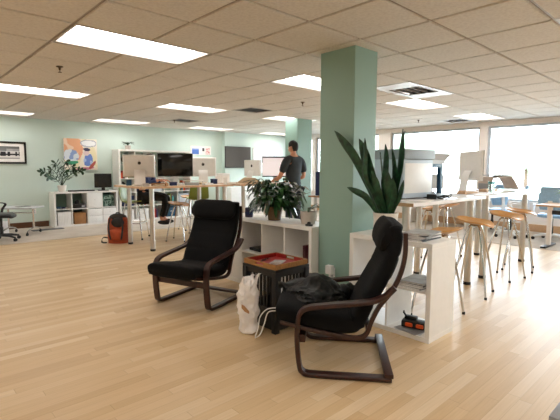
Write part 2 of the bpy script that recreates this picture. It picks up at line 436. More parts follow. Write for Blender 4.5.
# outlets
def outlet(loc, rz, lab):
    t = T('wall_outlet', lab, 'wall outlet', loc, rz)
    MB().box((0, -.003, 0), (.075, .006, .115), None, .003).build('cover_plate', 'whitep', t)
    for dz in (-.022, .022): MB().box((0, -.0065, dz), (.03, .003, .028), None, .001).build('socket', 'lgrey', t)
    return t
outlet((2.42, YW, .36), 0, 'white wall outlet low on the mint wall left of the white cube cabinet')
outlet((3.04, 2.54, .345), -pi / 2, 'white outlet plate low on the near sage pillar')

# outside
S('ground_outside', MB().b2(XW + .2, 90, -70, 90, -.6, -.5), 'ext', smooth=False)
for k in range(9):
    x = 38 + 9 * random.random(); y = -26 + k * 9.5 + 3 * random.random(); h = 4.2 + 1.6 * random.random()
    t = T('tree', 'pale hazy tree far outside beyond the bright windows', 'tree', (x, y, -.5), random.random() * 6, 'hazy trees outside')
    MB().tube([(0, 0, 0), (.05, 0, h * .3), (0, .05, h * .55)], [.2, .15, .08]).build('trunk', 'bark', t)
    c = MB()
    for q in range(9):
        c.sph((random.uniform(-1.6, 1.6), random.uniform(-1.6, 1.6), h * random.uniform(.35, .85)), random.uniform(1, 1.7), n=12, fn=lambda p: p * (1 + .25 * noise.noise(p * 2.1)))
    c.build('crown', 'tree', t)

# ------------------------------------------------------------------ lounge chairs
def armchair(loc, rz, label):
    t = T('armchair', label, 'armchair', loc, rz, 'bentwood lounge armchairs')
    armp = spl([(.57, .018), (.30, .018), (.075, .018), (.015, .032), (-.006, .08), (-.022, .24), (-.018, .35), (-.002, .415), (.05, .450), (.16, .468), (.29, .485), (.44, .508), (.52, .545), (.575, .60)], 5)
    seatp = spl([(-.135, .335), (.0, .305), (.16, .275), (.30, .255), (.37, .256), (.415, .285), (.445, .37), (.49, .465), (.565, .57), (.613, .68), (.636, .80), (.634, .93)], 5)
    for s in (-1, 1):
        MB().strap([(s * .305, y, z) for y, z in [(p.x, p.y) for p in [V((q[0], q[1], 0)) for q in armp]]], (1, 0, 0), .062, .028).build('arm_loop', 'bframe', t)
        MB().strap([(s * .262, q[0], q[1]) for q in seatp], (1, 0, 0), .03, .026).build('seat_rail', 'bframe', t)
    MB().b2(-.335, .335, .525, .58, .03, .056, .004).build('floor_crossbar', 'bframe', t)
    MB().b2(-.29, .29, -.01, .03, .215, .265, .004).build('front_crossbar', 'bframe', t)
    MB().b2(-.25, .25, .41, .435, .30, .345, .004).build('rear_crossbar', 'bframe', t)
    # padded cushion, one sweep with stitched channels
    cp = spl([(-.165, .372), (-.1, .378), (.05, .352), (.2, .33), (.31, .325), (.365, .36), (.405, .45), (.47, .57), (.535, .70), (.572, .82), (.58, .92), (.577, .975)], 7)
    n = len(cp); rows = []; acc = 0; seams = (.32, .52, .68, .86, 1.02, 1.17, 1.3)
    for i, p in enumerate(cp):
        tt = (cp[min(i + 1, n - 1)] - cp[max(i - 1, 0)]).normalized(); nn = V((-tt.y, tt.x, 0))
        if i: acc += (cp[i] - cp[i - 1]).length
        u = i / (n - 1); th = .052 + (.014 if u < .45 else 0); w = .275
        e = min(u, 1 - u) * n
        if e < 3: k = math.sqrt(max(0.02, 1 - (1 - e / 3) ** 2)); th *= .25 + .75 * k; w *= .93 + .07 * k
        for sm in seams: th *= 1 - .13 * math.exp(-((acc - sm) / .011) ** 2)
        ring = []
        for k in range(28):
            a = 2 * pi * k / 28; ca, sa = cos(a), sin(a)
            x = w * math.copysign(abs(ca) ** .32, ca); q = th * math.copysign(abs(sa) ** .62, sa)
            q += .004 * noise.noise(V((x * 9, acc * 9, 3)))
            ring.append((x, p.x + nn.x * q, p.y + nn.y * q))
        rows.append(ring)
    MB().rows(rows).build('cushion', 'bfab', t, ang=60)
    rows = []
    for i in range(15):
        x = -.265 + .53 * i / 14; e = min(i, 14 - i); f = (.55, .86, .97, 1)[min(e, 3)]
        rows.append([(x, .525 - .055 * (-sin(2 * pi * k / 20)) * .45 + (.049 * f + .004 * noise.noise(V((x * 8, k, 0)))) * cos(2 * pi * k / 20) * 1.0, .895 + .098 * f * sin(2 * pi * k / 20)) for k in range(20)])
    hp = MB().rows(rows).build('headrest', 'bfab', t, ang=60)
    return t
ch1 = armchair((2.02, 3.53, 0), R(-70.1), 'black cushioned bentwood armchair left of the slatted side table, seen from its front')
ch2 = copy(ch1, (2.119, 2.02, 0), R(-140.4), 'black bentwood armchair right of the slatted side table, side on, with a jacket')

# jacket on chair 2
t = T('jacket', 'crumpled black leather jacket lying on the seat of the right armchair', 'jacket', (0, 0, 0))
t.location = ch2.location; t.rotation_euler = ch2.rotation_euler
bm = bmesh.new(); bmesh.ops.create_icosphere(bm, subdivisions=5, radius=1)
for v in bm.verts:
    p = v.co.copy(); q = V((p.x * .19, p.y * .175, p.z * .068))
    r = 1 + .30 * noise.noise(p * 1.7 + V((3, 1, 2))) + .16 * (1 - 2 * abs(noise.noise(p * 3.6))) + .05 * (1 - 2 * abs(noise.noise(p * 9.1)))
    q *= r; q.z += .055 * max(0, 1 - ((p.x + .35) ** 2 + (p.y) ** 2) * 1.4)
    if q.z < -.02: q.z = -.02 - (q.z + .02) * .15
    v.co = q + V((-.07, .085, .435 - .06 * max(0, q.y + .05)))
j = MB(); j.bm.free(); j.bm = bm; jb = j.build('body', 'leather', t, ang=80)
lap = MB(); rows = []
for i in range(12):
    u = i / 11; c = V((-.235 + .16 * u, -.16 + .10 * u, .43 + .06 * sin(pi * u))); w = .05 + .05 * sin(pi * u)
    rows.append([c + V((.6 * w * d + .01 * noise.noise(V((u * 4, d, 0))), .8 * w * -d, .012 * cos(3 * d + 5 * u) + (.007 if top else -.007))) for d, top in ((-1, 1), (-.3, 1), (.4, 1), (1, 1), (1, 0), (.4, 0), (-.3, 0), (-1, 0))])
lap.rows(rows).build('lapel', 'leather', t, ang=80)
sl = MB().tube([V((.0, .16, .44)) + V((-.02 * i + .012 * sin(i * 1.3), .016 * i, -.002 * i + .012 * cos(i * 1.9))) for i in range(13)], [.05 + .008 * sin(i * 2.1) for i in range(13)], 14).build('sleeve', 'leather', t, ang=80)

# ------------------------------------------------------------------ slatted side table, tray, bag
t = T('side_table', 'black square slatted side table between the two armchairs', 'side table', (2.41, 2.635, 0))
h = .495; w = .17; f = MB()
for sx in (-1, 1):
    for sy in (-1, 1): MB().b2(sx * w - .024, sx * w + .024, sy * (w + .015) - .024, sy * (w + .015) + .024, 0, h, .003).build('leg', 'blackw', t)
MB().b2(-w - .024, w + .024, -w - .039, w + .039, h, h + .022, .004).build('top', 'blackw', t)
for s in (-1, 1):
    for z0, z1 in ((h - .04, h), (.02, .19)):
        MB().b2(s * w - .012, s * w + .012, -w, w, z0, z1).build('apron_board', 'blackw', t, smooth=False)
        MB().b2(-w, w, s * (w + .015) - .012, s * (w + .015) + .012, z0, z1).build('apron_board', 'blackw', t, smooth=False)
for s in (-1, 1):
    for k in range(7):
        y = -.126 + .042 * k
        MB().b2(s * w - .004, s * w + .004, y - .007, y + .007, .19, h - .04).build('slat', 'blackw', t, smooth=False)
        MB().b2(y - .007, y + .007, s * (w + .015) - .004, s * (w + .015) + .004, .19, h - .04).build('slat', 'blackw', t, smooth=False)
t = T('serving_tray', 'oak serving tray with a red inside on the slatted side table', 'tray', (2.41, 2.637, .518))
a, b, hh, tk = .185, .20, .042, .014
MB().b2(-a + tk, a - tk, -b + tk, b - tk, 0, .008).build('base', 'red', t, smooth=False)
r = MB()
r.b2(-a, a, -b, -b + tk, 0, hh, .003).b2(-a, a, b - tk, b, 0, hh, .003)
for s in (-1, 1):
    x0, x1 = (-a, -a + tk) if s < 0 else (a - tk, a)
    r.b2(x0, x1, -b + tk, b - tk, 0, .016).b2(x0, x1, -b + tk, -.05, .016, hh).b2(x0, x1, .05, b - tk, .016, hh).b2(x0, x1, -.05, .05, .034, hh)
r.build('rim', 'woodt', t, smooth=False)
for s in (-1, 1):
    MB().b2(-a + tk, a - tk, s * (b - tk) - .0015, s * (b - tk) + .0015, .008, hh - .002).build('lining', 'red', t, smooth=False)
    for y0, y1 in ((-b + tk, -.05), (.05, b - tk)): MB().b2(s * (a - tk) - .0015, s * (a - tk) + .0015, y0, y1, .008, hh - .002).build('lining', 'red', t, smooth=False)
tag(MB().box((0, 0, .003), (.15, .10, .006), None, .001).build('leaflet', 'greyp', loc=(2.42, 2.62, .527)), 'grey printed leaflet lying in the red tray', 'leaflet').rotation_euler.z = .5
tag(MB().lathe([(.0, 0), (.035, 0), (.037, .004), (.037, .022), (.034, .022), (.033, .005), (0, .004)], n=20).build('small_dish', 'pot_g', loc=(2.345, 2.55, .5265)), 'small pale dish in the front of the red tray', 'dish')
t = T('reading_glasses', 'folded dark reading glasses beside the leaflet in the red tray', 'glasses', (2.37, 2.72, .5268), .4)
for s in (-1, 1):
    MB().tube([(s * .033 + .026 * cos(2 * pi * k / 20), .018 * sin(2 * pi * k / 20), .018) for k in range(21)], .0022, 6).build('lens_rim', 'black', t)
    MB().tube([(s * .058, 0, .018), (s * .05, .02, .006), (-s * .06, .03 + .01 * s, .004)], .002, 6).build('temple', 'black', t)
MB().tube([(-.009, 0, .02), (0, 0, .024), (.009, 0, .02)], .002, 6).build('bridge', 'black', t)

t = T('plastic_bag', 'crumpled white plastic carrier bag hanging at the left corner of the slatted side table', 'bag', (2.095, 2.615, 0), R(-38))
rows = []
for i in range(44):
    u = i / 43; z = .004 + .445 * u
    wv = .050 + .020 * sin(min(1, u / .7) * pi * .6) - .034 * max(0, u - .7) / .3; dv = .042 * (1 - .65 * u) + .005
    if i == 0: wv *= .85; dv *= .8
    sx = .012 * sin(u * 5.2) - .004 + .05 * max(0, u - .6); ring = []
    for k in range(72):
        a = 2 * pi * k / 72; ca, sa = cos(a), sin(a)
        p = V((wv * math.copysign(abs(ca) ** .5, ca), dv * math.copysign(abs(sa) ** .7, sa), z)); q = V((p.x * 11 + z * 5, p.y * 14, z * 8 - p.x * 6))
        d = .024 * (1 - 2.2 * abs(noise.noise(q))) + .013 * (1 - 2.2 * abs(noise.noise(q * 2.3 + V((7, 1, 3)))))
        if i < 2: d *= .4
        ring.append(p + V((ca * .8, sa, 0)) * d + V((sx, 0, (.05 * noise.noise(V((ca * 2.2, sa * 2.2, 5))) + .02 * ca) * u * u)))
    rows.append(ring)
bd = MB().rows(rows).build('body', 'bag', t, ang=50)
for q in ([(.012, .0, .40), (.018, .0, .44), (.03, .012, .468), (.05, .02, .462)], [(.05, .0, .40), (.06, .0, .445), (.078, .0, .475), (.10, .01, .478)]):
    MB().blade(spl(q, 4), .036, .3, .003, (1, .3, 0), lambda u: 1 - .6 * u).build('handle', 'bag', t)
pr = MB(); rows = []
for i in range(9):
    u = i / 8; x = -.055 + .06 * u
    rows.append([(x, -.074 + .014 * abs(x / .06) ** 2, .24 - .05 * u + dz * (1.3 - 1.2 * abs(u - .4))) for dz in (-.018, .018)])
pr.rows(rows, closed=False).build('print', 'bagprint', t)
t = T('charging_cable', 'thin white cable trailing from the side table down to the floor by the carrier bag', 'cable')
MB().tube(spl([(2.20, 2.395, .235), (2.14, 2.44, .225), (2.10, 2.475, .165), (2.09, 2.49, .07), (2.07, 2.50, .006)], 8), .0045, 6).build('cord', 'whitep', t)
MB().tube(spl([(2.20, 2.375, .215), (2.14, 2.425, .205), (2.12, 2.45, .11), (2.085, 2.46, .03), (2.05, 2.48, .006)], 8), .0045, 6).build('cord', 'whitep', t)
t = T('power_adapter', 'white power adapter plugged into the outlet on the near sage pillar', 'adapter', (3.03, 2.54, .375))
MB().b2(-.05, 0, -.038, .038, -.035, .05, .012).build('housing', 'whitep', t)
MB().tube(spl([(-.03, -.02, -.03), (-.045, -.03, -.12), (-.03, -.02, -.25), (-.03, .02, -.36), (-.05, .05, -.37)], 5), .003, 6).build('cord', 'whitep', t)

# ------------------------------------------------------------------ open cube shelving
def kallax(name, label, x0, y0, nc, nr, pitch=.3525, axis='y', depth=.39, back=False, group=None, pz=.3525):
    """x0,y0 = front left-hand corner; columns run along +axis"""
    t = T(name, label, 'shelving unit', (x0, y0, 0), 0 if axis == 'y' else -pi / 2, group)
    th = .038; W = nc * pitch + .06; H = nr * pz + .06; f = MB()
    # local: front plane at x=0 facing -x, columns along y
    f.b2(0, depth, 0, W, 0, th, .0015, 1).b2(0, depth, 0, W, H - th, H, .0015, 1).b2(0, depth, 0, th, th, H - th, .0015, 1).b2(0, depth, W - th, W, th, H - th, .0015, 1)
    f.build('carcass', 'white', t, smooth=False)
    for c in range(1, nc): MB().b2(.004, depth - .004, .03 + c * pitch - .008, .03 + c * pitch + .008, th, H - th).build('divider', 'white', t, smooth=False)
    for r_ in range(1, nr):
        for c in range(nc):
            y0_ = th if c == 0 else .03 + c * pitch + .008; y1_ = W - th if c == nc - 1 else .03 + (c + 1) * pitch - .008
            z = .03 + r_ * pz
            MB().b2(.004, depth - .004, y0_, y1_, z - .008, z + .008).build('shelf', 'white', t, smooth=False)
    if back: MB().b2(depth - .012, depth - .006, th, W - th, th, H - th).build('back_panel', 'white', t, smooth=False)
    return t
kr = kallax('cube_shelf', 'low white open cube shelf right of the near sage pillar holding magazines', 2.952, 1.51, 2, 2)
kl = kallax('cube_shelf', 'low white cube shelf left of the near sage pillar with the bushy plant on top', 2.952, 2.725, 4, 2, back=True)
for z0, z1 in ((.041, .371), (.394, .724)):
    MB().b2(.003, .018, 1.099, 1.43, z0, z1, .002).build('door', 'whitep', kl)
HK = .765
# magazines on top of right shelf
mx = [(.30, .22, .012, 'darkp', 3.14, 1.72, .12), (.29, .215, .010, 'paper', 3.145, 1.725, .02), (.29, .22, .012, 'greyp', 3.135, 1.71, .2), (.28, .21, .008, 'paper', 3.15, 1.73, -.1), (.285, .215, .010, 'greyp', 3.14, 1.70, .28)]
z = HK
labs = ['bottom dark-covered magazine of the pile on the right cube shelf', 'white magazine second from the bottom of the pile on the right cube shelf', 'middle grey magazine of the pile on the right cube shelf',
        'white magazine second from the top of the pile on the right cube shelf', 'topmost grey-covered magazine of the pile on the right cube shelf']
def magazine(L, W, th, mt, loc, rz, lab, grp):
    t = T('magazine', lab, 'magazine', loc, rz, grp)
    MB().b2(-W / 2 + .002, W / 2 - .003, -L / 2 + .003, L / 2 - .003, .001, th - .001).build('pages', 'paper', t, smooth=False)
    c = MB().b2(-W / 2, W / 2, -L / 2, L / 2, th - .001, th + .0005).b2(-W / 2, W / 2, -L / 2, L / 2, 0, .001).b2(-W / 2, -W / 2 + .002, -L / 2, L / 2, .001, th - .001)
    c.build('cover', mt, t, smooth=False); return t
for (L, W, th, mt, x, y, rz), lab in zip(mx, labs): magazine(L, W, th, mt, (x, y, z), rz + 1.45, lab, 'magazines on the right cube shelf'); z += th + .001
z = .03 + .3525 + .008
for k, (mt, lab) in enumerate([('greyp', 'lowest magazine in the upper cell of the right cube shelf'), ('paper', 'white magazine just above the lowest in the upper cell of the right cube shelf'),
                               ('darkp', 'dark magazine just below the top one in the upper cell of the right cube shelf'), ('greyp', 'top magazine lying in the upper cell of the right cube shelf')]):
    magazine(.28, .21, .011, mt, (3.11 + .005 * k, 1.70, z), 1.5 + .06 * k, lab, 'magazines inside the right cube shelf'); z += .012
for k, (lab, rz, x, y) in enumerate([('grey printed sheet at the bottom of the right cube shelf under the black gadget', .1, 3.1, 1.71), ('upper loose grey sheet under the black and orange gadget in the cube shelf', -.15, 3.09, 1.70)]):
    o = tag(MB().b2(-.14, .14, -.105, .105, 0, .002).build('printed_sheet', ('shadeg', 'greyp')[k], loc=(x, y, .0385 + .003 * k), smooth=False), lab, 'sheet', 'loose sheets in the right cube shelf'); o.rotation_euler.z = rz
t = T('cordless_tool', 'black gadget with orange caps lying in the bottom cell of the right cube shelf', 'tool', (3.07, 1.70, .0445), R(15))
MB().box((0, 0, .035), (.10, .19, .06), None, .018).box((.02, .03, .075), (.05, .10, .03), None, .01).build('body', 'black', t)
for y in (-.055, .03): MB().box((-.048, y, .036), (.03, .06, .032), None, .012).build('cap', 'orange', t)
MB().tube([(0, .06, .08), (-.01, .085, .12), (-.02, .08, .13)], .008, 8).build('trigger', 'black', t)

# left shelf contents
t = T('router_box', 'flat black network box on the middle shelf of the left cube shelf', 'network box', (3.12, 3.63, .03 + .3525 + .008))
MB().b2(-.10, .08, -.12, .12, .004, .036, .006).build('case', 'black', t)
MB().b2(-.10, -.098, -.10, .06, .016, .024).build('status_strip', 'lgrey', t, smooth=False)
t = T('book', 'dark maroon book standing upright in the right end of the left cube shelf', 'book', (3.05, 2.845, .3915))
MB().b2(-.07, .065, -.011, .011, .002, .175).build('pages', 'paper', t, smooth=False)
MB().b2(-.075, .07, -.014, -.011, 0, .18).b2(-.075, .07, .011, .014, 0, .18).b2(-.077, -.07, -.014, .014, 0, .18).build('cover', 'maroon', t, smooth=False)

# ------------------------------------------------------------------ plants
def pot(t, mt, r0, r1, h, rim=.006, n=28):
    MB().lathe([(0, 0), (r0, 0), (r0 * 1.02, .006), (r1, h), (r1 - rim, h), (r1 - rim - .004, h * .82), (0, h * .82)], n=n).build('pot', mt, t)
    MB().lathe([(r1 - rim - .006, h * .82), (r1 * .5, h * .86), (.001, h * .87)], n=16, caps=False).build('soil', 'soil', t)
t = T('snake_plant', 'tall snake plant with long upright blades in a white pot by the near sage pillar', 'plant', (3.13, 2.035, HK))
pot(t, 'pot_w', .085, .108, .185)
O = V((3.13, 2.035, HK))
def sn(base, mid, tip, w, sd, prof=None):
    b, mm, e = [V(p) - O for p in (base, mid, tip)]
    MB().blade(spl([b, b.lerp(mm, .55) + V((0, 0, .01)), mm, mm.lerp(e, .6), e], 5), w * 1.42, .12, .006, sd, prof or (lambda u: .5 + .5 * min(1, u * 2.2) if u < .6 else max(.03, 1 - ((u - .6) / .4) ** 1.7))).build('leaf', 'snake', t)
zb = HK + .16
sn((3.11, 2.07, zb), (2.985, 2.27, 1.41), (2.97, 2.48, 1.655), .075, (.3, .75, -.6))
sn((3.12, 2.05, zb), (3.01, 2.15, 1.33), (2.99, 2.225, 1.575), .085, (.25, 1, -.3))
sn((3.10, 2.06, zb), (2.985, 2.16, 1.25), (2.975, 2.155, 1.575), .05, (.2, 1, 0))
sn((3.09, 2.08, zb), (2.99, 2.16, 1.09), (2.96, 2.32, 1.16), .045, (.1, .5, -.8))
sn((3.14, 2.03, zb), (3.10, 2.045, 1.3), (3.09, 2.03, 1.525), .10, (.6, .8, 0))
sn((3.15, 2.00, zb), (3.13, 1.975, 1.28), (3.12, 1.985, 1.485), .085, (.7, .8, 0))
sn((3.17, 2.00, zb), (3.15, 1.93, 1.35), (3.13, 1.895, 1.645), .065, (.5, .9, 0))
sn((3.18, 2.03, zb), (3.18, 1.94, 1.4), (3.17, 1.90, 1.63), .06, (.9, .5, 0))
sn((3.13, 1.98, zb), (3.10, 1.90, 1.08), (3.11, 1.86, 1.23), .04, (.3, .9, .3))
sn((3.16, 2.06, zb), (3.14, 2.08, 1.2), (3.12, 2.10, 1.46), .08, (.8, .5, 0))
sn((3.13, 2.01, zb), (3.05, 1.99, 1.15), (3.02, 1.98, 1.33), .08, (.1, 1, .1))
sn((3.12, 2.04, zb), (3.03, 2.07, 1.12), (3.0, 2.10, 1.30), .075, (.1, 1, -.2))
sn((3.14, 2.06, zb), (3.03, 2.13, 1.20), (3.0, 2.17, 1.42), .07, (.2, 1, -.2))
sn((3.16, 2.02, zb), (3.12, 1.96, 1.18), (3.10, 1.95, 1.40), .075, (.5, .9, 0))
sn((3.12, 2.0, zb), (3.07, 1.94, 1.10), (3.05, 1.93, 1.25), .06, (.2, 1, .1))

t = T('potted_foliage_plant', 'bushy dark green leafy plant in a brown wicker pot on the left cube shelf', 'plant', (3.08, 3.39, HK))
pot(t, 'pot_b', .066, .09, .15)
mb = MB(); random.seed(11)
for k in range(165):
    a = random.uniform(0, 2 * pi); el = random.uniform(.05, 1.25) ** .8; Ln = random.uniform(.18, .33) * (1.15 if el < .8 else .85)
    d = V((cos(a) * .62, sin(a) * 1.14, 0)); s0 = V((0, 0, .14)) + d * random.uniform(0, .05)
    st = d * cos(el) * Ln * .8 + V((0, 0, sin(el) * Ln * .95 + .03))
    p1 = s0 + st * .5 + V((0, 0, .02)); p2 = s0 + st; lf = random.uniform(.11, .17)
    p3 = p2 + d * lf * .6 + V((0, 0, lf * random.uniform(-.25, .35))); p4 = p2 + d * lf * random.uniform(.85, 1.1) + V((0, 0, -lf * random.uniform(-.1, .6)))
    mb.blade(spl([p2, p2.lerp(p3, .5) + V((0, 0, .012)), p3, p4], 3), random.uniform(.04, .062), .13, .0015)
    mb.tube([s0, p1, p2], .0022, 5)
for k in range(70):   # low skirt of drooping leaves
    a = random.uniform(0, 2 * pi); d = V((cos(a) * .62, sin(a), 0)); q = random.uniform(.14, .26)
    p0 = V((0, 0, .16)) + d * .04; p1 = p0 + d * q * .6 + V((0, 0, .06)); p2 = p0 + d * q + V((0, 0, random.uniform(-.02, .06))); p3 = p0 + d * (q + .09) + V((0, 0, random.uniform(-.12, -.01)))
    if p3.z < .02: p3.z = .02
    mb.blade(spl([p0, p1, p2, p3], 4), random.uniform(.03, .05), .13, .0015, None, lambda u: .12 if u < .35 else max(.04, sin(pi * (u - .3) / .72) ** .8))
mb.build('foliage', 'leaf', t, ang=60)
random.seed(5)
t = T('planter_pot', 'grey stoneware pot with a few dark leaves beside the near sage pillar', 'plant', (3.12, 2.93, HK))
pot(t, 'pot_g', .068, .08, .125)
mb = MB()
for k in range(7):
    a = -1.9 + .5 * k; d = V((.5 + .35 * abs(cos(a)), -.5 + .12 * k, 0)) * .12
    mb.blade(spl([(0, 0, .10), V((0, 0, .16)) + d * .4, V((0, 0, .20 - .01 * k)) + d, V((0, 0, .15)) + d * 1.5], 4), .04, .12, .0015)
mb.build('foliage', 'leaf', t)
t = T('violet_canister', 'dark violet canister at the left end of the left cube shelf top', 'canister', (3.06, 3.80, HK))
MB().lathe([(0, 0), (.042, 0), (.046, .004), (.046, .105), (.04, .108), (.033, .01), (0, .01)], n=24).build('body', 'purple', t)
MB().lathe([(.0465, .03), (.0472, .032), (.0472, .06), (.0465, .062)], n=24, caps=False).build('label_band', 'navy', t)
t = T('small_pot', 'small brown pot tucked behind the bushy plant on the left cube shelf', 'pot', (3.24, 3.10, HK))
MB().lathe([(0, 0), (.035, 0), (.05, .07), (.046, .07), (.035, .01), (0, .01)], n=20).build('body', 'pot_b', t)
MB().lathe([(.044, .058), (.02, .062), (.001, .063)], n=12, caps=False).build('soil', 'soil', t)
o = tag(MB().b2(-.10, .10, -.14, .14, 0, .003).build('paper_sheet', 'paper', loc=(3.05, 3.05, HK), smooth=False), 'loose white paper lying before the grey pot on the left cube shelf', 'paper'); o.rotation_euler.z = .3
t = T('tape_dispenser', 'small black tape dispenser right against the near sage pillar', 'tape dispenser', (2.995, 2.80, HK), .3)
MB().box((0, 0, .012), (.03, .07, .02), None, .006).build('body', 'black', t)
MB().xf(M.Identity(4)).lathe([(.008, -.008), (.018, -.008), (.018, .008), (.008, .008)], n=16).xf(M.Translation((0, 0, .027)) @ M.Rotation(pi / 2, 4, 'Y')).build('roll', 'black', t)

# ------------------------------------------------------------------ bar tables
def bar_table(label, x0, x1, y0, y1, zt, legs, topm, edge):
    t = T('bar_table', label, 'table', ((x0 + x1) / 2, (y0 + y1) / 2, 0), 0, 'bar height tables'); cx, cy = t.location.x, t.location.y
    tp = MB().b2(x0 - cx, x1 - cx, y0 - cy, y1 - cy, zt - .034, zt, .003).build('tabletop', topm, t)
    e = .004
    for q in ((x0 - cx - e, x0 - cx, y0 - cy - e, y1 - cy + e, edge[0]), (x1 - cx, x1 - cx + e, y0 - cy - e, y1 - cy + e, edge[0]), (x0 - cx, x1 - cx, y0 - cy - e, y0 - cy, edge[1]), (x0 - cx, x1 - cx, y1 - cy, y1 - cy + e, edge[1])):
        MB().b2(*q[:4], zt - .033, zt - .002).build('edge_band', q[4], tp, smooth=False)
    for lx, ly in legs:
        l = MB().lathe([(.038, .03), (.038, zt - .04), (.055, zt - .0385), (.055, zt - .0345)], (lx - cx, ly - cy, 0), 20).build('leg', 'silver', t)
        MB().lathe([(.04, 0), (.042, .004), (.042, .03), (.038, .036)], (lx - cx, ly - cy, 0), 20).build('foot', 'rubber', l)
    return t
ZL = 1.03; ZR = 1.017
bar_table('long pale birch bar table on steel legs behind the left armchair', 2.90, 4.63, 6.2, 7.25, ZL, [(3.1, 6.29), (4.5, 6.29), (3.1, 7.13), (4.5, 7.13)], 'top', ('woodd', 'woodd'))
bar_table('pale bar table where the standing man works, right of the other birch one', 4.78, 6.35, 6.2, 7.25, ZL, [(4.93, 6.29), (6.2, 6.29), (4.93, 7.13), (6.2, 7.13)], 'top', ('woodd', 'woodd'))
bar_table('white-topped bar table right behind the snake plant', 3.43, 5.02, 1.95, 2.80, ZR, [(3.49, 2.05), (4.86, 2.05), (3.49, 2.68), (4.86, 2.68)], 'topw', ('woodd', 'topw'))
bar_table('white-topped bar table farther right nearer the windows', 5.10, 6.98, 1.95, 2.80, ZR, [(5.284, 2.05), (6.656, 2.05), (5.284, 2.68), (6.656, 2.68)], 'topw', ('topw', 'topw'))

# ------------------------------------------------------------------ stools
def stool_proto(label):
    t = T('bar_stool', label, 'bar stool', (0, 0, 0), 0, 'plywood bar stools'); H = .80
    rows = []; n = 24
    def zf(x, y): return H - .045 + .03 * (x / .19) ** 2 + .055 * max(0, (y + .02) / .19) ** 2.2 - .025 * max(0, (-y - .08) / .1) ** 2
    mb = MB()
    for rr in (0.02, .3, .55, .75, .9, 1, 1, .9, .75, .55, .3, .02):
        bot = len(rows) >= 6; ring = []
        for k in range(n):
            a = 2 * pi * k / n; x = .192 * rr * math.copysign(abs(cos(a)) ** .8, cos(a)); y = .178 * rr * math.copysign(abs(sin(a)) ** .85, sin(a))
            ring.append((x, y, zf(x, y) - (.013 if bot else 0)))
        rows.append(ring)
    mb.rows(rows).build('seat', 'wood', t, ang=50)
    for sx in (-1, 1):
        for sy in (-1, 1):
            l = MB().tube(spl([(sx * .025, sy * .025, H - .06), (sx * .055, sy * .05, H - .09), (sx * .095, sy * .088, H - .25), (sx * .145, sy * .135, H - .52), (sx * .18, sy * .17, .01)], 5), .011, 10).build('leg', 'chrome', t)
            MB().lathe([(.013, 0), (.014, .003), (.014, .022), (.011, .026)], (sx * .18, sy * .17, 0), 12).build('foot', 'rubber', l)
    MB().lathe([(.06, H - .075), (.06, H - .068), (.045, H - .06)], n=16).build('mounting_plate', 'chrome', t)
    return t
st = stool_proto('wooden bar stool in front of the steel legs just right of the right cube shelf')
st.location = (4.55, 1.86, 0); st.rotation_euler.z = R(10)
for (x, y, rz, lab, sc) in [(5.49, 1.88, -8, 'wooden bar stool, middle of the three along the near side of the white bar tables', 1), (6.12, 1.92, 15, 'wooden bar stool, rightmost of the three along the near side of the white bar tables', 1),
        (3.62, 1.78, 185, 'wooden bar stool pushed right up behind the right cube shelf', 1), (5.66, 2.95, 188, 'wooden bar stool on the window side of the white bar tables, left one', 1), (6.2, 2.98, 172, 'wooden bar stool on the window side of the white bar tables, right one', 1),
        (3.93, 6.93, 40, 'orange-toned wooden stool tucked under the long birch bar table', .875), (4.85, 8.05, 15, 'wooden stool standing beyond the long birch bar table before the bookcase', .9), (4.22, 6.42, 70, 'wooden stool hidden mostly behind the left armchair headrest', .85)]:
    copy(st, (x, y, 0), R(rz), lab, sc=(1, 1, sc))

# green bar chair
t = T('bar_chair', 'olive green shell bar chair at the far side of the long birch bar table', 'bar chair', (3.43, 7.68, 0), R(47))
rows = []   # facing -y
prof = spl([(-.20, .70), (-.1, .685), (.08, .675), (.17, .70), (.205, .78), (.225, .90), (.235, 1.0)], 4)
for th in (0, 1):
    pass
sec = []
for i, p in enumerate(prof):
    u = i / (len(prof) - 1); w = .205 - .03 * max(0, u - .6) / .4; tt = (prof[min(i + 1, len(prof) - 1)] - prof[max(i - 1, 0)]).normalized(); nn = V((-tt.y, tt.x, 0))
    top = [(-w + 2 * w * k / 10, p.x + nn.x * .03 * (abs(k - 5) / 5) ** 2, p.y + nn.y * .03 * (abs(k - 5) / 5) ** 2) for k in range(11)]
    bot = [(x * .99, y - nn.x * .012, z - nn.y * .012) for x, y, z in top[::-1]]
    sec.append(top + bot)
MB().rows(sec).build('shell', 'green_sh', t, ang=60)
for sx in (-1, 1):
    for sy in (-1, 1):
        l = MB().tube([(sx * .13, sy * .12, .67), (sx * .21, sy * .20, .01)], .011, 10).build('leg', 'chrome', t)
        MB().lathe([(.016, 0), (.018, .004), (.018, .028), (.012, .034)], (sx * .212, sy * .203, 0), 12).build('foot', 'rubber', l)
f = MB(); q = .178
for a, b in (((-q, -q), (q, -q)), ((q, -q), (q, q)), ((q, q), (-q, q)), ((-q, q), (-q, -q))): f.tube([(*a, .30), (*b, .30)], .008, 8)
f.tube([(-.13, -.12, .665), (.13, .12, .665)], .009, 8).tube([(-.13, .12, .665), (.13, -.12, .665)], .009, 8)
f.build('footrest', 'chrome', t)
# second green chair farther right beyond the table
copy(t, (4.75, 7.6, 0), R(160), 'olive green shell bar chair farther right beyond the long birch bar table')

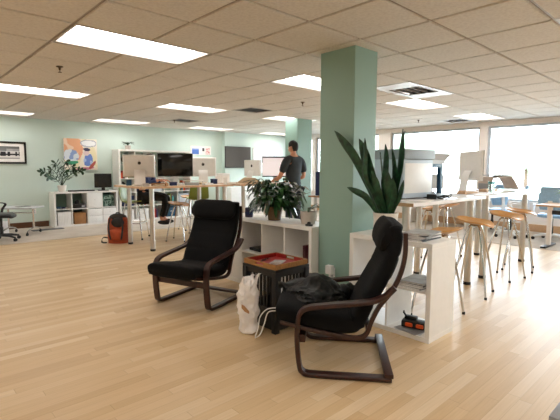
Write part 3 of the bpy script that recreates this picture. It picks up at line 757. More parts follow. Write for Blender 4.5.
# ------------------------------------------------------------------ people
def bake(o, remesh=None):
    if remesh:
        md = o.modifiers.new('r', 'REMESH'); md.mode = 'VOXEL'; md.voxel_size = remesh; md.use_smooth_shade = True
        s2 = o.modifiers.new('s', 'SMOOTH'); s2.factor = .5; s2.iterations = 3
    dg = bpy.context.evaluated_depsgraph_get(); me = bpy.data.meshes.new_from_object(o.evaluated_get(dg))
    o.modifiers.clear(); o.data = me
    for p in me.polygons: p.use_smooth = True
    return o
def skin(name, pts, edges, root, mt, sub=1):
    me = bpy.data.meshes.new(name); names = list(pts); me.from_pydata([pts[k][0] for k in names], [(names.index(a), names.index(b)) for a, b in edges], [])
    o = bpy.data.objects.new(name, me); COL.objects.link(o)
    sk = o.modifiers.new('skin', 'SKIN'); sk.use_smooth_shade = True
    for k, v in zip(names, me.skin_vertices[0].data):
        r = pts[k][1]; v.radius = r if isinstance(r, tuple) else (r, r); v.use_root = (k == root)
    sb = o.modifiers.new('sub', 'SUBSURF'); sb.levels = sb.render_levels = sub
    bake(o); o.data.materials.clear(); o.data.materials.append(MT[mt]); return o
def join_meshes(name, objs, mt, vox):
    bm = bmesh.new()
    for o in objs:
        bm.from_mesh(o.data); d = o.data; bpy.data.objects.remove(o); bpy.data.meshes.remove(d)
    me = bpy.data.meshes.new(name); bm.to_mesh(me); bm.free(); me.materials.append(MT[mt])
    o = bpy.data.objects.new(name, me); COL.objects.link(o); bake(o, vox); o.data.materials.clear(); o.data.materials.append(MT[mt]); return o
def head_mesh(c, rot):
    mb = MB()
    def fn(p):
        q = p.copy(); zz = p.z / .115
        if zz < 0: q.x *= 1 - .28 * (-zz) ** 1.3; q.y = q.y * (1 - .10 * -zz) - .012 * -zz
        if p.y > 0 and zz < -.2: q.y *= .8
        return q
    mb.sph((0, 0, 0), 1, (.074, .095, .115), 24, fn)
    mb.sph((0, -.1, -.018), .016, (.8, 1.2, 1.5), 10)
    mb.sph((0, -.086, -.062), .012, (2, .8, .6), 10)
    for s in (-1, 1): mb.sph((s * .076, .008, -.008), .02, (.4, .9, 1.5), 10)
    for v in mb.bm.verts: v.co = rot @ v.co + c
    return mb.build('headtmp', 'skin')
def hand_objs(wrist, d, nrm, curl=.5, side=1):
    """palm along d, back-of-hand normal nrm"""
    d = V(d).normalized(); nrm = V(nrm); nrm = (nrm - d * nrm.dot(d)).normalized(); x = d.cross(nrm) * side; out = []; wrist = V(wrist)
    pm = MB().box((0, 0, 0), (.078, .088, .03), None, .013, 3)
    mx = M((x, d, nrm)).transposed().to_4x4(); mx.translation = wrist + d * .05; pm.xf(mx); out.append(pm.build('ptmp', 'skin'))
    for k, (ox, L) in enumerate(((-.029, .072), (-.010, .082), (.010, .077), (.028, .06))):
        b = wrist + d * .085 + x * ox; p = [b]; a = curl * .5
        for f in (.42, .33, .25):
            p.append(p[-1] + (d * cos(a) - nrm * sin(a)) * L * f); a += curl
        out.append(MB().tube(p, [.0095, .009, .0082, .006], 8).build('ftmp', 'skin'))
    b = wrist + d * .03 - x * .036; out.append(MB().tube([b, b - x * .022 + d * .028, b - x * .02 + d * .06 - nrm * .012], [.013, .011, .007], 8).build('ftmp', 'skin'))
    return out

# standing man (local: faces -y ; origin between feet)
def standing_man():
    t = T('person', 'standing person in a charcoal t-shirt seen from behind at the far bar table', 'person', (5.677, 5.72, 0), R(176))
    J = {'pel': ((0, 0, .97), (.15, .105)), 'sp': ((0, -.01, 1.14), (.145, .10)), 'ch': ((0, 0, 1.34), (.165, .11)), 'nk0': ((0, .01, 1.50), .075), 'nk': ((0, -.005, 1.58), .056), 'hd': ((0, -.01, 1.66), .055)}
    E = [('pel', 'sp'), ('sp', 'ch'), ('ch', 'nk0'), ('nk0', 'nk'), ('nk', 'hd')]
    for s, n in ((1, 'l'), (-1, 'r')):
        el = (s * .285, -.06, 1.155) if s > 0 else (s * .27, .0, 1.16); wr = (s * .27, -.30, 1.075) if s > 0 else (s * .16, -.25, 1.09)
        J.update({'sh' + n: ((s * .185, .005, 1.46), .068), 'ua' + n: ((s * .235, 0, 1.33), .056), 'el' + n: (el, .044), 'fa' + n: (tuple(V(el).lerp(V(wr), .35)), .043), 'wr' + n: (wr, .028),
                  'hp' + n: ((s * .095, 0, .90), .088), 'kn' + n: ((s * .105, -.01, .50), .06), 'cf' + n: ((s * .108, .015, .36), .056), 'an' + n: ((s * .11, .02, .09), .042), 'tl' + n: ((s * .12, -.03, .05), .045), 'to' + n: ((s * .13, -.14, .035), .036)})
        E += [('nk0', 'sh' + n), ('sh' + n, 'ua' + n), ('ua' + n, 'el' + n), ('el' + n, 'fa' + n), ('fa' + n, 'wr' + n), ('pel', 'hp' + n), ('hp' + n, 'kn' + n), ('kn' + n, 'cf' + n), ('cf' + n, 'an' + n), ('an' + n, 'tl' + n), ('tl' + n, 'to' + n)]
    b = skin('btmp', J, E, 'pel', 'skin')
    hr = Euler((R(14), 0, R(14))).to_matrix(); hc = V((.0, -.02, 1.705))
    parts = [b, head_mesh(hc, hr)]
    parts += hand_objs(J['wrl'][0], V(J['wrl'][0]) - V(J['ell'][0]) + V((0, 0, .06)), (0, 0, 1), .35, -1) + hand_objs(J['wrr'][0], V(J['wrr'][0]) - V(J['elr'][0]) + V((0, 0, .05)), (0, 0, 1), .35, 1)
    body = join_meshes('body', parts, 'skin', .009); body.parent = t
    for s in (-1, 1): MB().sph(hc + hr @ V((s * .03, -.084, .008)), .011, n=10).build('eye', 'eye', t)
    hm = MB(); hm.sph((0, .012, .018), 1, (.084, .106, .118), 24, lambda p: p * (1 + .03 * noise.noise(p * 40)))
    bm = hm.bm
    dl = [v for v in bm.verts if (v.co.y < -.055 and v.co.z < .07) or v.co.z < -.085 or (v.co.z < -.0 and v.co.y < .015)]
    bmesh.ops.delete(bm, geom=dl, context='VERTS')
    for v in bm.verts: v.co = hr @ v.co + hc
    hm.build('hair', 'hair', t)
    up = lambda k, f=1.0, dr=.024: (J[k][0], tuple(x * f + dr for x in (J[k][1] if isinstance(J[k][1], tuple) else (J[k][1],) * 2)))
    K = {k: up(k) for k in ('pel', 'sp', 'ch', 'nk0', 'shl', 'shr', 'ual', 'uar')}
    K['hem'] = ((0, 0, .88), (.165, .125)); K['nk0'] = ((0, .008, 1.515), .088)
    K['shl'] = (K['shl'][0], (.088, .088)); K['shr'] = (K['shr'][0], (.088, .088))
    for n in 'lr': K['slv' + n] = (tuple(V(J['ua' + n][0]).lerp(V(J['el' + n][0]), .62)), .066)
    skin('t_shirt', K, [('hem', 'pel'), ('pel', 'sp'), ('sp', 'ch'), ('ch', 'nk0'), ('nk0', 'shl'), ('nk0', 'shr'), ('shl', 'ual'), ('shr', 'uar'), ('ual', 'slvl'), ('uar', 'slvr')], 'pel', 'tee').parent = t
    P = {k: up(k, 1, .012) for k in ('pel', 'hpl', 'hpr', 'knl', 'knr', 'cfl', 'cfr')}; P['pel'] = ((0, 0, .95), (.158, .112))
    for n in 'lr': P['an' + n] = (J['an' + n][0][:2] + (.07,), .062)
    skin('trousers', P, [('pel', 'hpl'), ('pel', 'hpr'), ('hpl', 'knl'), ('hpr', 'knr'), ('knl', 'cfl'), ('knr', 'cfr'), ('cfl', 'anl'), ('cfr', 'anr')], 'pel', 'jean').parent = t
    for s in (-1, 1):
        MB().sph((s * .12, -.05, .045), 1, (.052, .14, .05), 16, lambda p: V((p.x, p.y, max(p.z, -.045)))).build('shoe', 'shoe', t)
standing_man()
def seated_person():
    # faces +x in local; sits on the green chair
    t = T('person', 'seated person in black trousers mostly hidden behind the silver desktop computer', 'person', (3.56, 7.56, 0), R(-43))
    zs = .70
    J = {'pel': ((-.03, 0, zs + .10), (.14, .12)), 'sp': ((.0, 0, zs + .27), (.125, .10)), 'ch': ((.04, 0, zs + .43), (.15, .11)), 'nk0': ((.07, 0, zs + .57), .07), 'nk': ((.10, 0, zs + .64), .052), 'hd': ((.125, 0, zs + .70), .05)}
    E = [('pel', 'sp'), ('sp', 'ch'), ('ch', 'nk0'), ('nk0', 'nk'), ('nk', 'hd')]
    for s, n in ((1, 'l'), (-1, 'r')):
        J.update({'sh' + n: ((.07, s * .17, zs + .54), .062), 'el' + n: ((.16, s * .22, zs + .33), .042), 'wr' + n: ((.34, s * .13, zs + .40), .028),
                  'hp' + n: ((.05, s * .09, zs + .085), .085), 'mt' + n: ((.25, s * .10, zs + .095), .075), 'kn' + n: ((.43, s * .10, zs + .06), .058), 'cf' + n: ((.42, s * .09, zs - .10), .05), 'an' + n: ((.34, s * .08, zs - .33), .04), 'to' + n: ((.46, s * .09, zs - .385), .034)})
        E += [('nk0', 'sh' + n), ('sh' + n, 'el' + n), ('el' + n, 'wr' + n), ('pel', 'hp' + n), ('hp' + n, 'mt' + n), ('mt' + n, 'kn' + n), ('kn' + n, 'cf' + n), ('cf' + n, 'an' + n), ('an' + n, 'to' + n)]
    b = skin('btmp', J, E, 'pel', 'skin'); hr = Euler((R(16), 0, R(90))).to_matrix(); hc = V((.14, 0, zs + .755))
    parts = [b, head_mesh(hc, hr)]
    for n, s in (('l', -1), ('r', 1)): parts += hand_objs(J['wr' + n][0], (1, 0, -.2), (0, 0, 1), .4, s)
    body = join_meshes('body', parts, 'skin', .009); body.parent = t
    for s in (-1, 1): MB().sph(hc + hr @ V((s * .03, -.084, .008)), .011, n=10).build('eye', 'eye', t)
    hm = MB(); hm.sph((0, .012, .018), 1, (.082, .102, .112), 20); bm = hm.bm
    bmesh.ops.delete(bm, geom=[v for v in bm.verts if (v.co.y < -.055 and v.co.z < .07) or v.co.z < -.055 or (v.co.z < 0 and v.co.y < .015)], context='VERTS')
    for v in bm.verts: v.co = hr @ v.co + hc
    hm.build('hair', 'hair', t)
    g = lambda k, d: (J[k][0], tuple(x + d for x in (J[k][1] if isinstance(J[k][1], tuple) else (J[k][1],) * 2)))
    K = {k: g(k, .013) for k in ('pel', 'sp', 'ch', 'nk0', 'shl', 'shr', 'ell', 'elr')}
    for n in 'lr': K['cu' + n] = (tuple(V(J['el' + n][0]).lerp(V(J['wr' + n][0]), .8)), .043)
    skin('sweater', K, [('pel', 'sp'), ('sp', 'ch'), ('ch', 'nk0'), ('nk0', 'shl'), ('nk0', 'shr'), ('shl', 'ell'), ('shr', 'elr'), ('ell', 'cul'), ('elr', 'cur')], 'pel', 'navy').parent = t
    P = {k: g(k, .013) for k in ('pel', 'hpl', 'hpr', 'mtl', 'mtr', 'knl', 'knr', 'cfl', 'cfr')}
    for n in 'lr': P['an' + n] = (tuple(V(J['an' + n][0]) + V((.015, 0, .03))), .058)
    skin('trousers', P, [('pel', 'hpl'), ('pel', 'hpr'), ('hpl', 'mtl'), ('hpr', 'mtr'), ('mtl', 'knl'), ('mtr', 'knr'), ('knl', 'cfl'), ('knr', 'cfr'), ('cfl', 'anl'), ('cfr', 'anr')], 'pel', 'bpant').parent = t
    for s in (-1, 1): MB().sph((.41, s * .087, zs - .385), 1, (.13, .046, .045), 14).build('shoe', 'shoe', t)
seated_person()

# ------------------------------------------------------------------ computers on the left tables
def apple(mb, r, y):
    pts = []
    for k in range(28):
        a = 2 * pi * k / 28; q = r * (1 - .13 * math.exp(-((a - pi / 2) / .28) ** 2) - .07 * math.exp(-((a - 1.5 * pi) / .25) ** 2)); x = q * cos(a)
        dd = math.hypot(x - r * 1.12, q * sin(a) - r * .1)
        if dd < r * .38: x -= (r * .38 - dd)
        pts.append((x, q * sin(a) * 1.02))
    mb.prism(pts, y, y + .0015, 'y')
    mb.prism([(0 + r * .1 + r * .28 * cos(k) * .55 + 0, r * 1.35 + r * .28 * sin(k)) for k in [2 * pi * i / 12 for i in range(12)]], y, y + .0015, 'y')
def imac(label, loc, rz, W=.528, H=.45, body='alu', foot='alu', grp='all in one desktop computers', mark=True):
    """screen faces local -y, back faces +y"""
    t = T('desktop_computer', label, 'computer', loc, rz, grp); sh = H * .72; z0 = H - sh
    rows = []
    for i in range(9):
        u = i / 8; ins = .0 if u < .05 else .03 * u ** 1.5; yy = .006 + .034 * (1 - (1 - u) ** 2)
        rows.append([(-W / 2 + ins, yy, z0 + ins), (W / 2 - ins, yy, z0 + ins), (W / 2 - ins, yy, H - ins), (-W / 2 + ins, yy, H - ins)])
    MB().rows(rows).build('housing', body, t, ang=25)
    MB().b2(-W / 2, W / 2, 0, .006, z0 + .07, H).build('display_panel', 'screen', t, smooth=False)
    MB().b2(-W / 2, W / 2, 0, .006, z0, z0 + .07).build('chin', body, t, smooth=False)
    w = W * .17; pts = [(.045, H * .52), (.085, H * .38), (.115, .03), (.118, .009), (.05, .0055), (-.06, .0055)]
    MB().strap([(0, y, z) for y, z in [(q[0], q[1]) for q in spl([(p[0], p[1], 0) for p in pts], 4)]], (1, 0, 0), w * 2, .008).build('stand', foot, t)
    if not mark: return t
    a = MB(); apple(a, .026, .0405); a.xf(M.Translation((0, 0, z0 + sh * .63))); a.build('emblem', 'black', t, smooth=False)
    return t
imac('silver desktop computer seen from behind at the left end of the long birch table', (3.06, 6.62, ZL), R(158), .50, .50)
imac('white-looking desktop computer seen from behind at the right end of the long birch table', (4.33, 6.72, ZL), R(150), .48, .485, 'whitep', 'whitep')
t = T('monitor', 'wide black monitor on a white stand in the middle of the long birch table', 'monitor', (3.70, 6.60, ZL), R(-32), sc=(.93, 1, .97))
MB().b2(-.31, .31, -.012, .012, .165, .545, .006).build('screen', 'screen', t)
f = MB().b2(-.315, .315, -.008, .02, .545, .553).b2(-.315, .315, -.008, .02, .152, .165).b2(-.315, -.31, -.008, .02, .165, .545).b2(.31, .315, -.008, .02, .165, .545); f.build('bezel', 'black', t, smooth=False)
MB().b2(-.05, .05, .03, .05, .04, .40, .008).build('neck', 'whitep', t)
MB().b2(-.15, .15, -.1, .12, .012, .03, .006).b2(-.045, .045, .02, .06, .03, .06).build('stand', 'whitep', t)
t = T('monitor_riser', 'low white riser box in front of the black monitor', 'riser', (3.87, 6.32, ZL), R(-30))
MB().b2(-.17, .17, -.05, .05, .07, .085, .004).b2(-.17, -.155, -.05, .05, 0, .07).b2(.155, .17, -.05, .05, 0, .07).build('shell', 'whitep', t)
MB().b2(-.14, .1, -.03, .05, 0, .05, .004).build('drawer', 'lgrey', t)
t = T('wooden_block_stand', 'brown wooden stand under the silver desktop computer on the birch table', 'stand', (3.27, 6.34, ZL), R(-45))
MB().b2(-.12, .12, -.06, .06, .03, .045, .003).b2(-.12, -.10, -.06, .06, 0, .03).b2(.10, .12, -.06, .06, 0, .03).build('shell', 'card', t)
MB().b2(-.095, .095, -.055, .055, 0, .022, .003).build('inner_box', 'craft', t)
random.seed(3)
for k, (x, y, w, d, hgt, mt, lab) in enumerate([(2.98, 6.85, .08, .06, .10, 'blue', 'small blue box left of the silver desktop computer'), (3.52, 6.36, .10, .07, .06, 'navy', 'dark blue pencil box between the silver computer and black monitor'),
        (4.16, 6.30, .16, .10, .03, 'paper', 'stack of white paper right of the black monitor'), (4.18, 6.50, .12, .08, .035, 'craft', 'small tan box in front of the white-looking computer'),
        (4.50, 6.62, .10, .08, .09, 'navy', 'dark desk organiser just right of the white-looking computer'), (4.56, 6.35, .05, .05, .12, 'whitep', 'white bottle at the right end of the long birch table'),
        (3.02, 6.32, .09, .05, .05, 'pot_g', 'grey stapler box at the left end of the long birch table')]):
    t = T('desk_box', lab, 'box', (x, y, ZL), random.uniform(-.4, .4), 'small boxes on the long birch table')
    MB().b2(-w / 2, w / 2, -d / 2, d / 2, 0, hgt * .8, .004).build('body', mt, t); MB().b2(-w / 2 - .002, w / 2 + .002, -d / 2 - .002, d / 2 + .002, hgt * .8, hgt, .003).build('lid', mt, t)
# on the man's table
t = T('monitor', 'thin black-framed monitor with a white page on screen beside the standing person', 'monitor', (5.903, 6.50, ZL), R(-42))
MB().b2(-.245, .245, -.01, .012, .12, .52, .004).build('housing', 'whitep', t)
MB().b2(-.235, .235, -.0125, -.0105, .14, .50).build('screen', 'page', t, smooth=False)
MB().b2(-.25, .25, -.016, .014, .50, .53).b2(-.25, .25, -.016, .014, .115, .135).b2(-.25, -.235, -.016, .014, .40, .50).build('bezel', 'black', t, smooth=False)
MB().b2(-.03, .03, .012, .03, .01, .3).b2(-.12, .12, -.06, .09, 0, .012, .003).build('stand', 'lgrey', t)
imac('pale desktop computer turned away on the left of the standing person', (5.744, 7.0, ZL), R(95), .48, .46, 'whitep', 'whitep')
t = T('scale_model', 'pale sloping craft-board model on the pale bar table left of the plant', 'model', (5.231, 6.48, ZL), R(-38))
MB().prism([(-.22, 0), (.20, 0), (.20, .02), (.12, .10), (-.10, .11), (-.22, .03)], -.12, .12, 'y').build('roof', 'craft', t, smooth=False)
MB().b2(-.26, .24, -.16, .16, -.0, .012).build('base', 'woodd', t, smooth=False)
t = T('storage_carton', 'small white carton at the left end of the pale bar table', 'carton', (4.95, 6.98, ZL), .2)
MB().b2(-.11, .11, -.09, .09, 0, .15, .003).build('body', 'paper', t); MB().b2(-.115, .115, -.095, .095, .15, .19, .003).build('lid', 'whitep', t)
# desk at the pillar with navy coat
t = T('work_desk', 'desk end with wooden top beside the near sage pillar behind the grey pot', 'desk', (7.15, 5.75, 0), 0)
MB().b2(-.48, .65, -.38, .52, .712, .74, .004).build('desktop', 'woodt', t)
for x in (-.36, .55):
    for y in (-.28, .42): MB().b2(x - .025, x + .025, y - .025, y + .025, 0, .712).build('leg', 'silver', t, smooth=False)
t = T('office_partition', 'navy blue fabric desk screen standing on the desk by the near sage pillar', 'desk screen', (6.74, 6.03, .74), R(-43))
MB().box((0, 0, .26), (.14, .04, .50), None, .012).build('panel', 'navy', t)
for s in (-1, 1): MB().b2(s * .05 - .015, s * .05 + .015, -.08, .08, 0, .012).build('foot', 'silver', t)

# ------------------------------------------------------------------ backpack
t = T('backpack', 'rust orange and black hiking backpack on the floor against the left bar table leg', 'backpack', (3.0, 7.39, 0), R(-40), sc=(1.12, 1, 1.02))
def bl(u, a, w, d, ph): return 1 + .05 * noise.noise(V((cos(a) * 2, sin(a) * 2, u * 5 + ph)))
rows = []
for i in range(18):
    u = i / 17; z = .005 + .49 * u; w = .165 * (1 - .12 * (2 * u - .8) ** 2); d = .12 * (1 - .25 * u)
    if u > .82: k = math.sqrt(max(.03, 1 - ((u - .82) / .18) ** 2)); w *= .35 + .65 * k; d *= .35 + .65 * k
    rows.append([(w * math.copysign(abs(cos(a)) ** .7, cos(a)) * bl(u, a, w, d, 0), d * math.copysign(abs(sin(a)) ** .8, sin(a)) * bl(u, a, w, d, 3), z) for a in [2 * pi * k / 28 for k in range(28)]])
MB().rows(rows).build('body', 'pack_o', t, ang=70)
rows = []
for i in range(10):
    u = i / 9; z = .05 + .21 * u; e = .25 + .75 * math.sqrt(max(0, 1 - (2 * u - 1) ** 4)); rows.append([(.12 * e * cos(a), -.10 + .06 * e * -abs(sin(a)) if sin(a) < 0 else -.10, z) for a in [2 * pi * k / 20 for k in range(20)]])
MB().rows(rows).build('front_pocket', 'pack_o', t, ang=70)
MB().sph((.02, -.095, .365), 1, (.10, .045, .085), 16).build('top_pocket', 'pack_d', t)
MB().sph((0, 0, .44), 1, (.135, .105, .075), 18).build('lid', 'pack_d', t)
for s in (-1, 1):
    MB().blade(spl([(s * .08, -.1, .47), (s * .105, -.135, .35), (s * .10, -.155, .2), (s * .08, -.15, .08)], 4), .028, .0, .006, (1, 0, 0), lambda u: 1).build('strap', 'pack_d', t)
MB().tube(spl([(-.03, .0, .49), (-.02, -.01, .525), (.02, -.01, .525), (.03, 0, .49)], 4), .008, 8).build('grab_loop', 'pack_d', t)
MB().blade(spl([(-.15, -.02, .09), (-.22, -.03, .10), (-.25, -.02, .06), (-.24, -.04, .015), (-.17, -.05, .012)], 4), .03, 0, .006, (0, .6, .6), lambda u: 1).build('hip_belt', 'pack_d', t)

# ------------------------------------------------------------------ back wall: cabinet, bookcase, art
XC = 2.72; YF = 10.12
kc = T('cube_cabinet', 'white cube cabinet with drawers and baskets along the far mint wall', 'cabinet', (XC, YF, .006))
W, H, pz, pt = 1.40, .775, .35, .335
f = MB().b2(0, W, 0, .39, 0, .036).b2(0, W, 0, .39, H - .036, H).b2(0, .036, 0, .39, .036, H - .036).b2(W - .036, W, 0, .39, .036, H - .036); f.build('carcass', 'white', kc, smooth=False)
for c in range(1, 4): MB().b2(.03 + c * pt - .008, .03 + c * pt + .008, .004, .386, .036, H - .036).build('divider', 'white', kc, smooth=False)
for c in range(4): MB().b2(.036 if c == 0 else .038 + c * pt, W - .036 if c == 3 else .022 + (c + 1) * pt, .004, .386, H / 2 - .008, H / 2 + .008).build('shelf', 'white', kc, smooth=False)
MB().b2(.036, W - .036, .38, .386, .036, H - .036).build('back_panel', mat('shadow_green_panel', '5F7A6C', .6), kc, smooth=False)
def cell(c): return .042 + c * pt, .018 + (c + 1) * pt
x0, x1 = cell(2); d = MB().b2(x0, x1, .002, .02, H / 2 + .012, H - .04, .002).build('door', 'whitep', kc); MB().sph(((x0 + x1) / 2, -.006, H * .75), .009, n=10).build('knob', 'chrome', d)
for c in (2, 3):
    x0, x1 = cell(c)
    for k in range(2):
        z0 = .04 + k * .165; d = MB().b2(x0, x1, .002, .02, z0, z0 + .16, .002).build('drawer', 'whitep', kc); MB().sph(((x0 + x1) / 2, -.006, z0 + .08), .009, n=10).build('knob', 'chrome', d)
x0, x1 = cell(0)
t = T('storage_basket', 'ribbed white basket in the lower left cell of the far cube cabinet', 'basket', (XC + (x0 + x1) / 2, YF + .19, .043))
MB().b2(-.135, .135, -.18, .16, 0, .29, .008).build('body', 'whitep', t)
for k in range(9): MB().b2(-.128 + k * .032 - .008, -.128 + k * .032 + .008, -.186, -.178, .02, .27, .003).build('rib', 'white', t)
MB().b2(-.14, .14, -.188, -.176, .27, .295, .003).build('rim', 'white', t)
x0, x1 = cell(1)
t = T('wicker_box', 'brown woven box in the lower second cell of the far cube cabinet', 'box', (XC + (x0 + x1) / 2, YF + .19, .043))
MB().b2(-.125, .125, -.18, .15, 0, .235, .01).build('body', 'card', t); MB().b2(-.13, .13, -.185, .155, .235, .255, .006).build('lid', 'woodt', t)
x0, x1 = cell(0)
for k, (dx, hh, mt, lab) in enumerate([(-.08, .05, 'blue', 'blue dish in the upper left cell of the far cube cabinet'), (.02, .035, 'navy', 'low dark dish in the upper left cell of the far cube cabinet'), (.09, .025, 'pot_g', 'small pale dish in the upper left cell of the far cube cabinet')]):
    tag(MB().lathe([(0, 0), (.035, 0), (.05, hh), (.046, hh), (.032, .006), (0, .006)], n=18).build('dish', mt, loc=(XC + (x0 + x1) / 2 + dx, YF + .12, .006 + H / 2 + .009)), lab, 'dish', 'dishes in the far cube cabinet')
x0, x1 = cell(1); t = T('game_console', 'black electronics box in the upper second cell of the far cube cabinet', 'electronics', (XC + (x0 + x1) / 2, YF + .18, .006 + H / 2 + .009))
MB().b2(-.12, .12, -.14, .14, 0, .09, .006).build('case', 'black', t); MB().lathe([(.0, .09), (.06, .09), (.05, .16), (.0, .19)], n=16).build('speaker_dome', 'black', t); MB().b2(.05, .11, -.145, -.14, .02, .06).build('panel', 'lgrey', t, smooth=False)
x0, x1 = cell(3); t = T('picture_card', 'dark green picture card standing in the upper right cell of the far cube cabinet', 'picture', (XC + (x0 + x1) / 2, YF + .08, .006 + H / 2 + .009))
def gfn(u, v): n = noise.noise(V((u * 5, v * 6, 1))); return ('16302A', '2D5147', '89A397', '0F201C')[int((n + 1) * 1.99) % 4]
panel('print', .26, .27, 14, 14, gfn, t, M.Translation((0, -.002, .005))); MB().b2(-.135, .135, 0, .012, 0, .28).build('backing', 'black', t, smooth=False)
ZT = .006 + H
t = T('zz_plant', 'leafy green houseplant in a white pot on the far cube cabinet', 'plant', (2.93, 10.26, ZT))
pot(t, 'pot_w', .075, .095, .145)
mb = MB(); random.seed(21)
for (dx, dy, dz) in [(-.42, -.05, .33), (-.30, -.1, .22), (-.12, .0, .52), (-.02, -.05, .42), (.10, -.04, .55), (.22, -.1, .44), (.42, -.06, .36), (-.2, .05, .38), (.30, .0, .30), (.05, -.12, .34)]:
    q = spl([(0, 0, .12), (dx * .35, dy * .5, .12 + dz * .62), (dx * .8, dy, .12 + dz * .98), (dx, dy * 1.1, .12 + dz * .95)], 5); mb.tube(q, .005, 6)
    for k in range(4, len(q), 2):
        for s in (-1, 1):
            tt = (q[k] - q[k - 1]).normalized(); side = V((tt.z, 0, -tt.x)) * s; p = q[k]; e = p + (side * .75 + tt * .65 + V((0, -.15, 0))).normalized() * random.uniform(.09, .125)
            mb.blade([p, p.lerp(e, .4), p.lerp(e, .75), e], .055, .1, .0015, (0, 0, 1) if abs(tt.z) < .5 else (0, 1, .3))
mb.build('foliage', 'leaf2', t)
tag(MB().b2(-.28, .28, -.05, .05, 0, .03, .008).build('soundbar', 'black', loc=(3.33, 10.22, ZT)), 'slim black soundbar lying on the far cube cabinet beside the monitor', 'soundbar')
t = T('monitor', 'older black monitor standing on the right of the far cube cabinet', 'monitor', (3.84, 10.27, ZT), R(-20))
MB().b2(-.19, .19, -.03, .0, .07, .40, .008).build('bezel', 'black', t); MB().b2(-.165, .165, -.034, -.029, .095, .375).build('screen', 'screen', t, smooth=False)
MB().b2(-.14, .14, 0, .06, .12, .36, .02).build('rear_shell', 'black', t); MB().b2(-.04, .04, .0, .04, .01, .15, .006).b2(-.12, .12, -.07, .08, 0, .014, .005).build('stand', 'black', t)
# bookcase 5 columns
bc = T('bookcase', 'tall wide white grid bookcase behind the computers along the far mint wall', 'bookcase', (4.17, YF, .006))
W, H, n = 1.98, 1.755, 5; px_ = (W - .06) / n; pz_ = (H - .06) / n
f = MB().b2(0, W, 0, .39, 0, .04).b2(0, W, 0, .39, H - .04, H).b2(0, .04, 0, .39, .04, H - .04).b2(W - .04, W, 0, .39, .04, H - .04); f.build('carcass', 'white', bc, smooth=False)
for c in range(1, n): MB().b2(.03 + c * px_ - .008, .03 + c * px_ + .008, .004, .386, .04, H - .04).build('divider', 'white', bc, smooth=False)
for r_ in range(1, n):
    for c in range(n): MB().b2(.04 if c == 0 else .038 + c * px_, W - .04 if c == n - 1 else .022 + (c + 1) * px_, .004, .386, .03 + r_ * pz_ - .008, .03 + r_ * pz_ + .008).build('shelf', 'white', bc, smooth=False)
def bx(c, r_): return 4.17 + .03 + (c + .5) * px_, YF, .006 + (.0415 if r_ == 0 else .039 + r_ * pz_)
def onshelf(name, lab, cat, c, r_, dx, dy, grp=None): x, y, z = bx(c, r_); return T(name, lab, cat, (x + dx, y + dy, z), 0, grp)
t = onshelf('desk_clock', 'round black clock in the top left cell of the far bookcase', 'clock', 0, 4, -.04, .08)
MB().lathe([(0, -.02), (.085, -.02), (.09, -.01), (.09, .02), (0, .02)], n=28).xf(M.Translation((0, 0, .12)) @ M.Rotation(pi / 2, 4, 'X')).build('case', 'black', t)
MB().lathe([(0, 0), (.07, 0), (.07, .002), (0, .002)], n=28).xf(M.Translation((0, -.021, .12)) @ M.Rotation(pi / 2, 4, 'X')).build('face', 'screen', t); MB().b2(-.05, .05, -.02, .02, 0, .03).build('base', 'black', t)
random.seed(9)
cols = ['orange', 'craft', 'maroon', 'red', 'paper', 'teal', 'navy', 'green_sh']
places = ['left part of the row-four shelf', 'row']
bk = [(0, 3, 'upper left cell', 6), (1, 1, 'lower second column', 6), (3, 1, 'lower fourth column', 7), (4, 2, 'middle right cell', 6), (2, 0, 'bottom middle cell', 5)]
for (c, r_, where, cnt) in bk:
    xx = -px_ / 2 + .03
    for k in range(cnt):
        th = random.uniform(.022, .045); hh = random.uniform(.20, .27) if r_ != 3 else random.uniform(.1, .2); mt = cols[(k * 3 + c) % 8]
        x, y, z = bx(c, r_); nm = MT[mt].name.replace('_', ' ').split(' ')[0]
        t = T('book', '%s book, %s from the left in the %s of the far bookcase' % (nm, ('first', 'second', 'third', 'fourth', 'fifth', 'sixth', 'seventh')[k], where), 'book', (x + xx + th / 2, y + .12, z), 0, 'books in the far bookcase')
        MB().b2(-th / 2 + .002, th / 2 - .002, -.085, .085, .002, hh - .003).build('pages', 'paper', t, smooth=False)
        MB().b2(-th / 2, -th / 2 + .002, -.09, .09, 0, hh).b2(th / 2 - .002, th / 2, -.09, .09, 0, hh).b2(-th / 2, th / 2, -.092, -.088, 0, hh).build('cover', mt, t, smooth=False)
        xx += th + .003
t = onshelf('telescope', 'small black tilted telescope in the left column of the far bookcase, below the clock', 'telescope', 0, 2, .02, .12)
MB().tube([(-.12, 0, .24), (.08, 0, .10)], [.03, .024], 12).build('barrel', 'black', t)
for a in (-1, 0, 1): MB().tube([(-.01, 0, .16), (a * .07, .04 * (1 if a else -1), .007)], .006, 6).build('leg', 'black', t)
for (c, r_, mt, lab) in [(0, 1, 'navy', 'navy storage box low in the left column of the far bookcase'), (1, 0, 'whitep', 'white storage box bottom of the second bookcase column'), (3, 0, 'blue', 'blue storage box bottom of the fourth bookcase column'), (4, 0, 'whitep', 'white storage box bottom of the last bookcase column'), (4, 1, 'shadeg', 'pale blue-grey storage box low in the last bookcase column'), (1, 2, 'blue', 'blue storage box in the middle of the second bookcase column'), (2, 2, 'shadeg', 'pale storage box in the middle of the third bookcase column'), (0, 0, 'whitep', 'white storage box bottom of the left bookcase column')]:
    t = onshelf('storage_box', lab, 'box', c, r_, 0, .2, 'storage boxes in the far bookcase')
    MB().b2(-.14, .14, -.17, .15, 0, .22, .006).build('body', mt, t); MB().b2(-.145, .145, -.175, .155, .22, .25, .005).build('lid', mt, t); MB().b2(-.03, .03, -.176, -.17, .13, .15).build('label_holder', 'lgrey', t, smooth=False)
t = T('small_houseplant', 'small spiky plant in a grey pot on top of the far bookcase', 'plant', (4.47, 10.27, .006 + H))
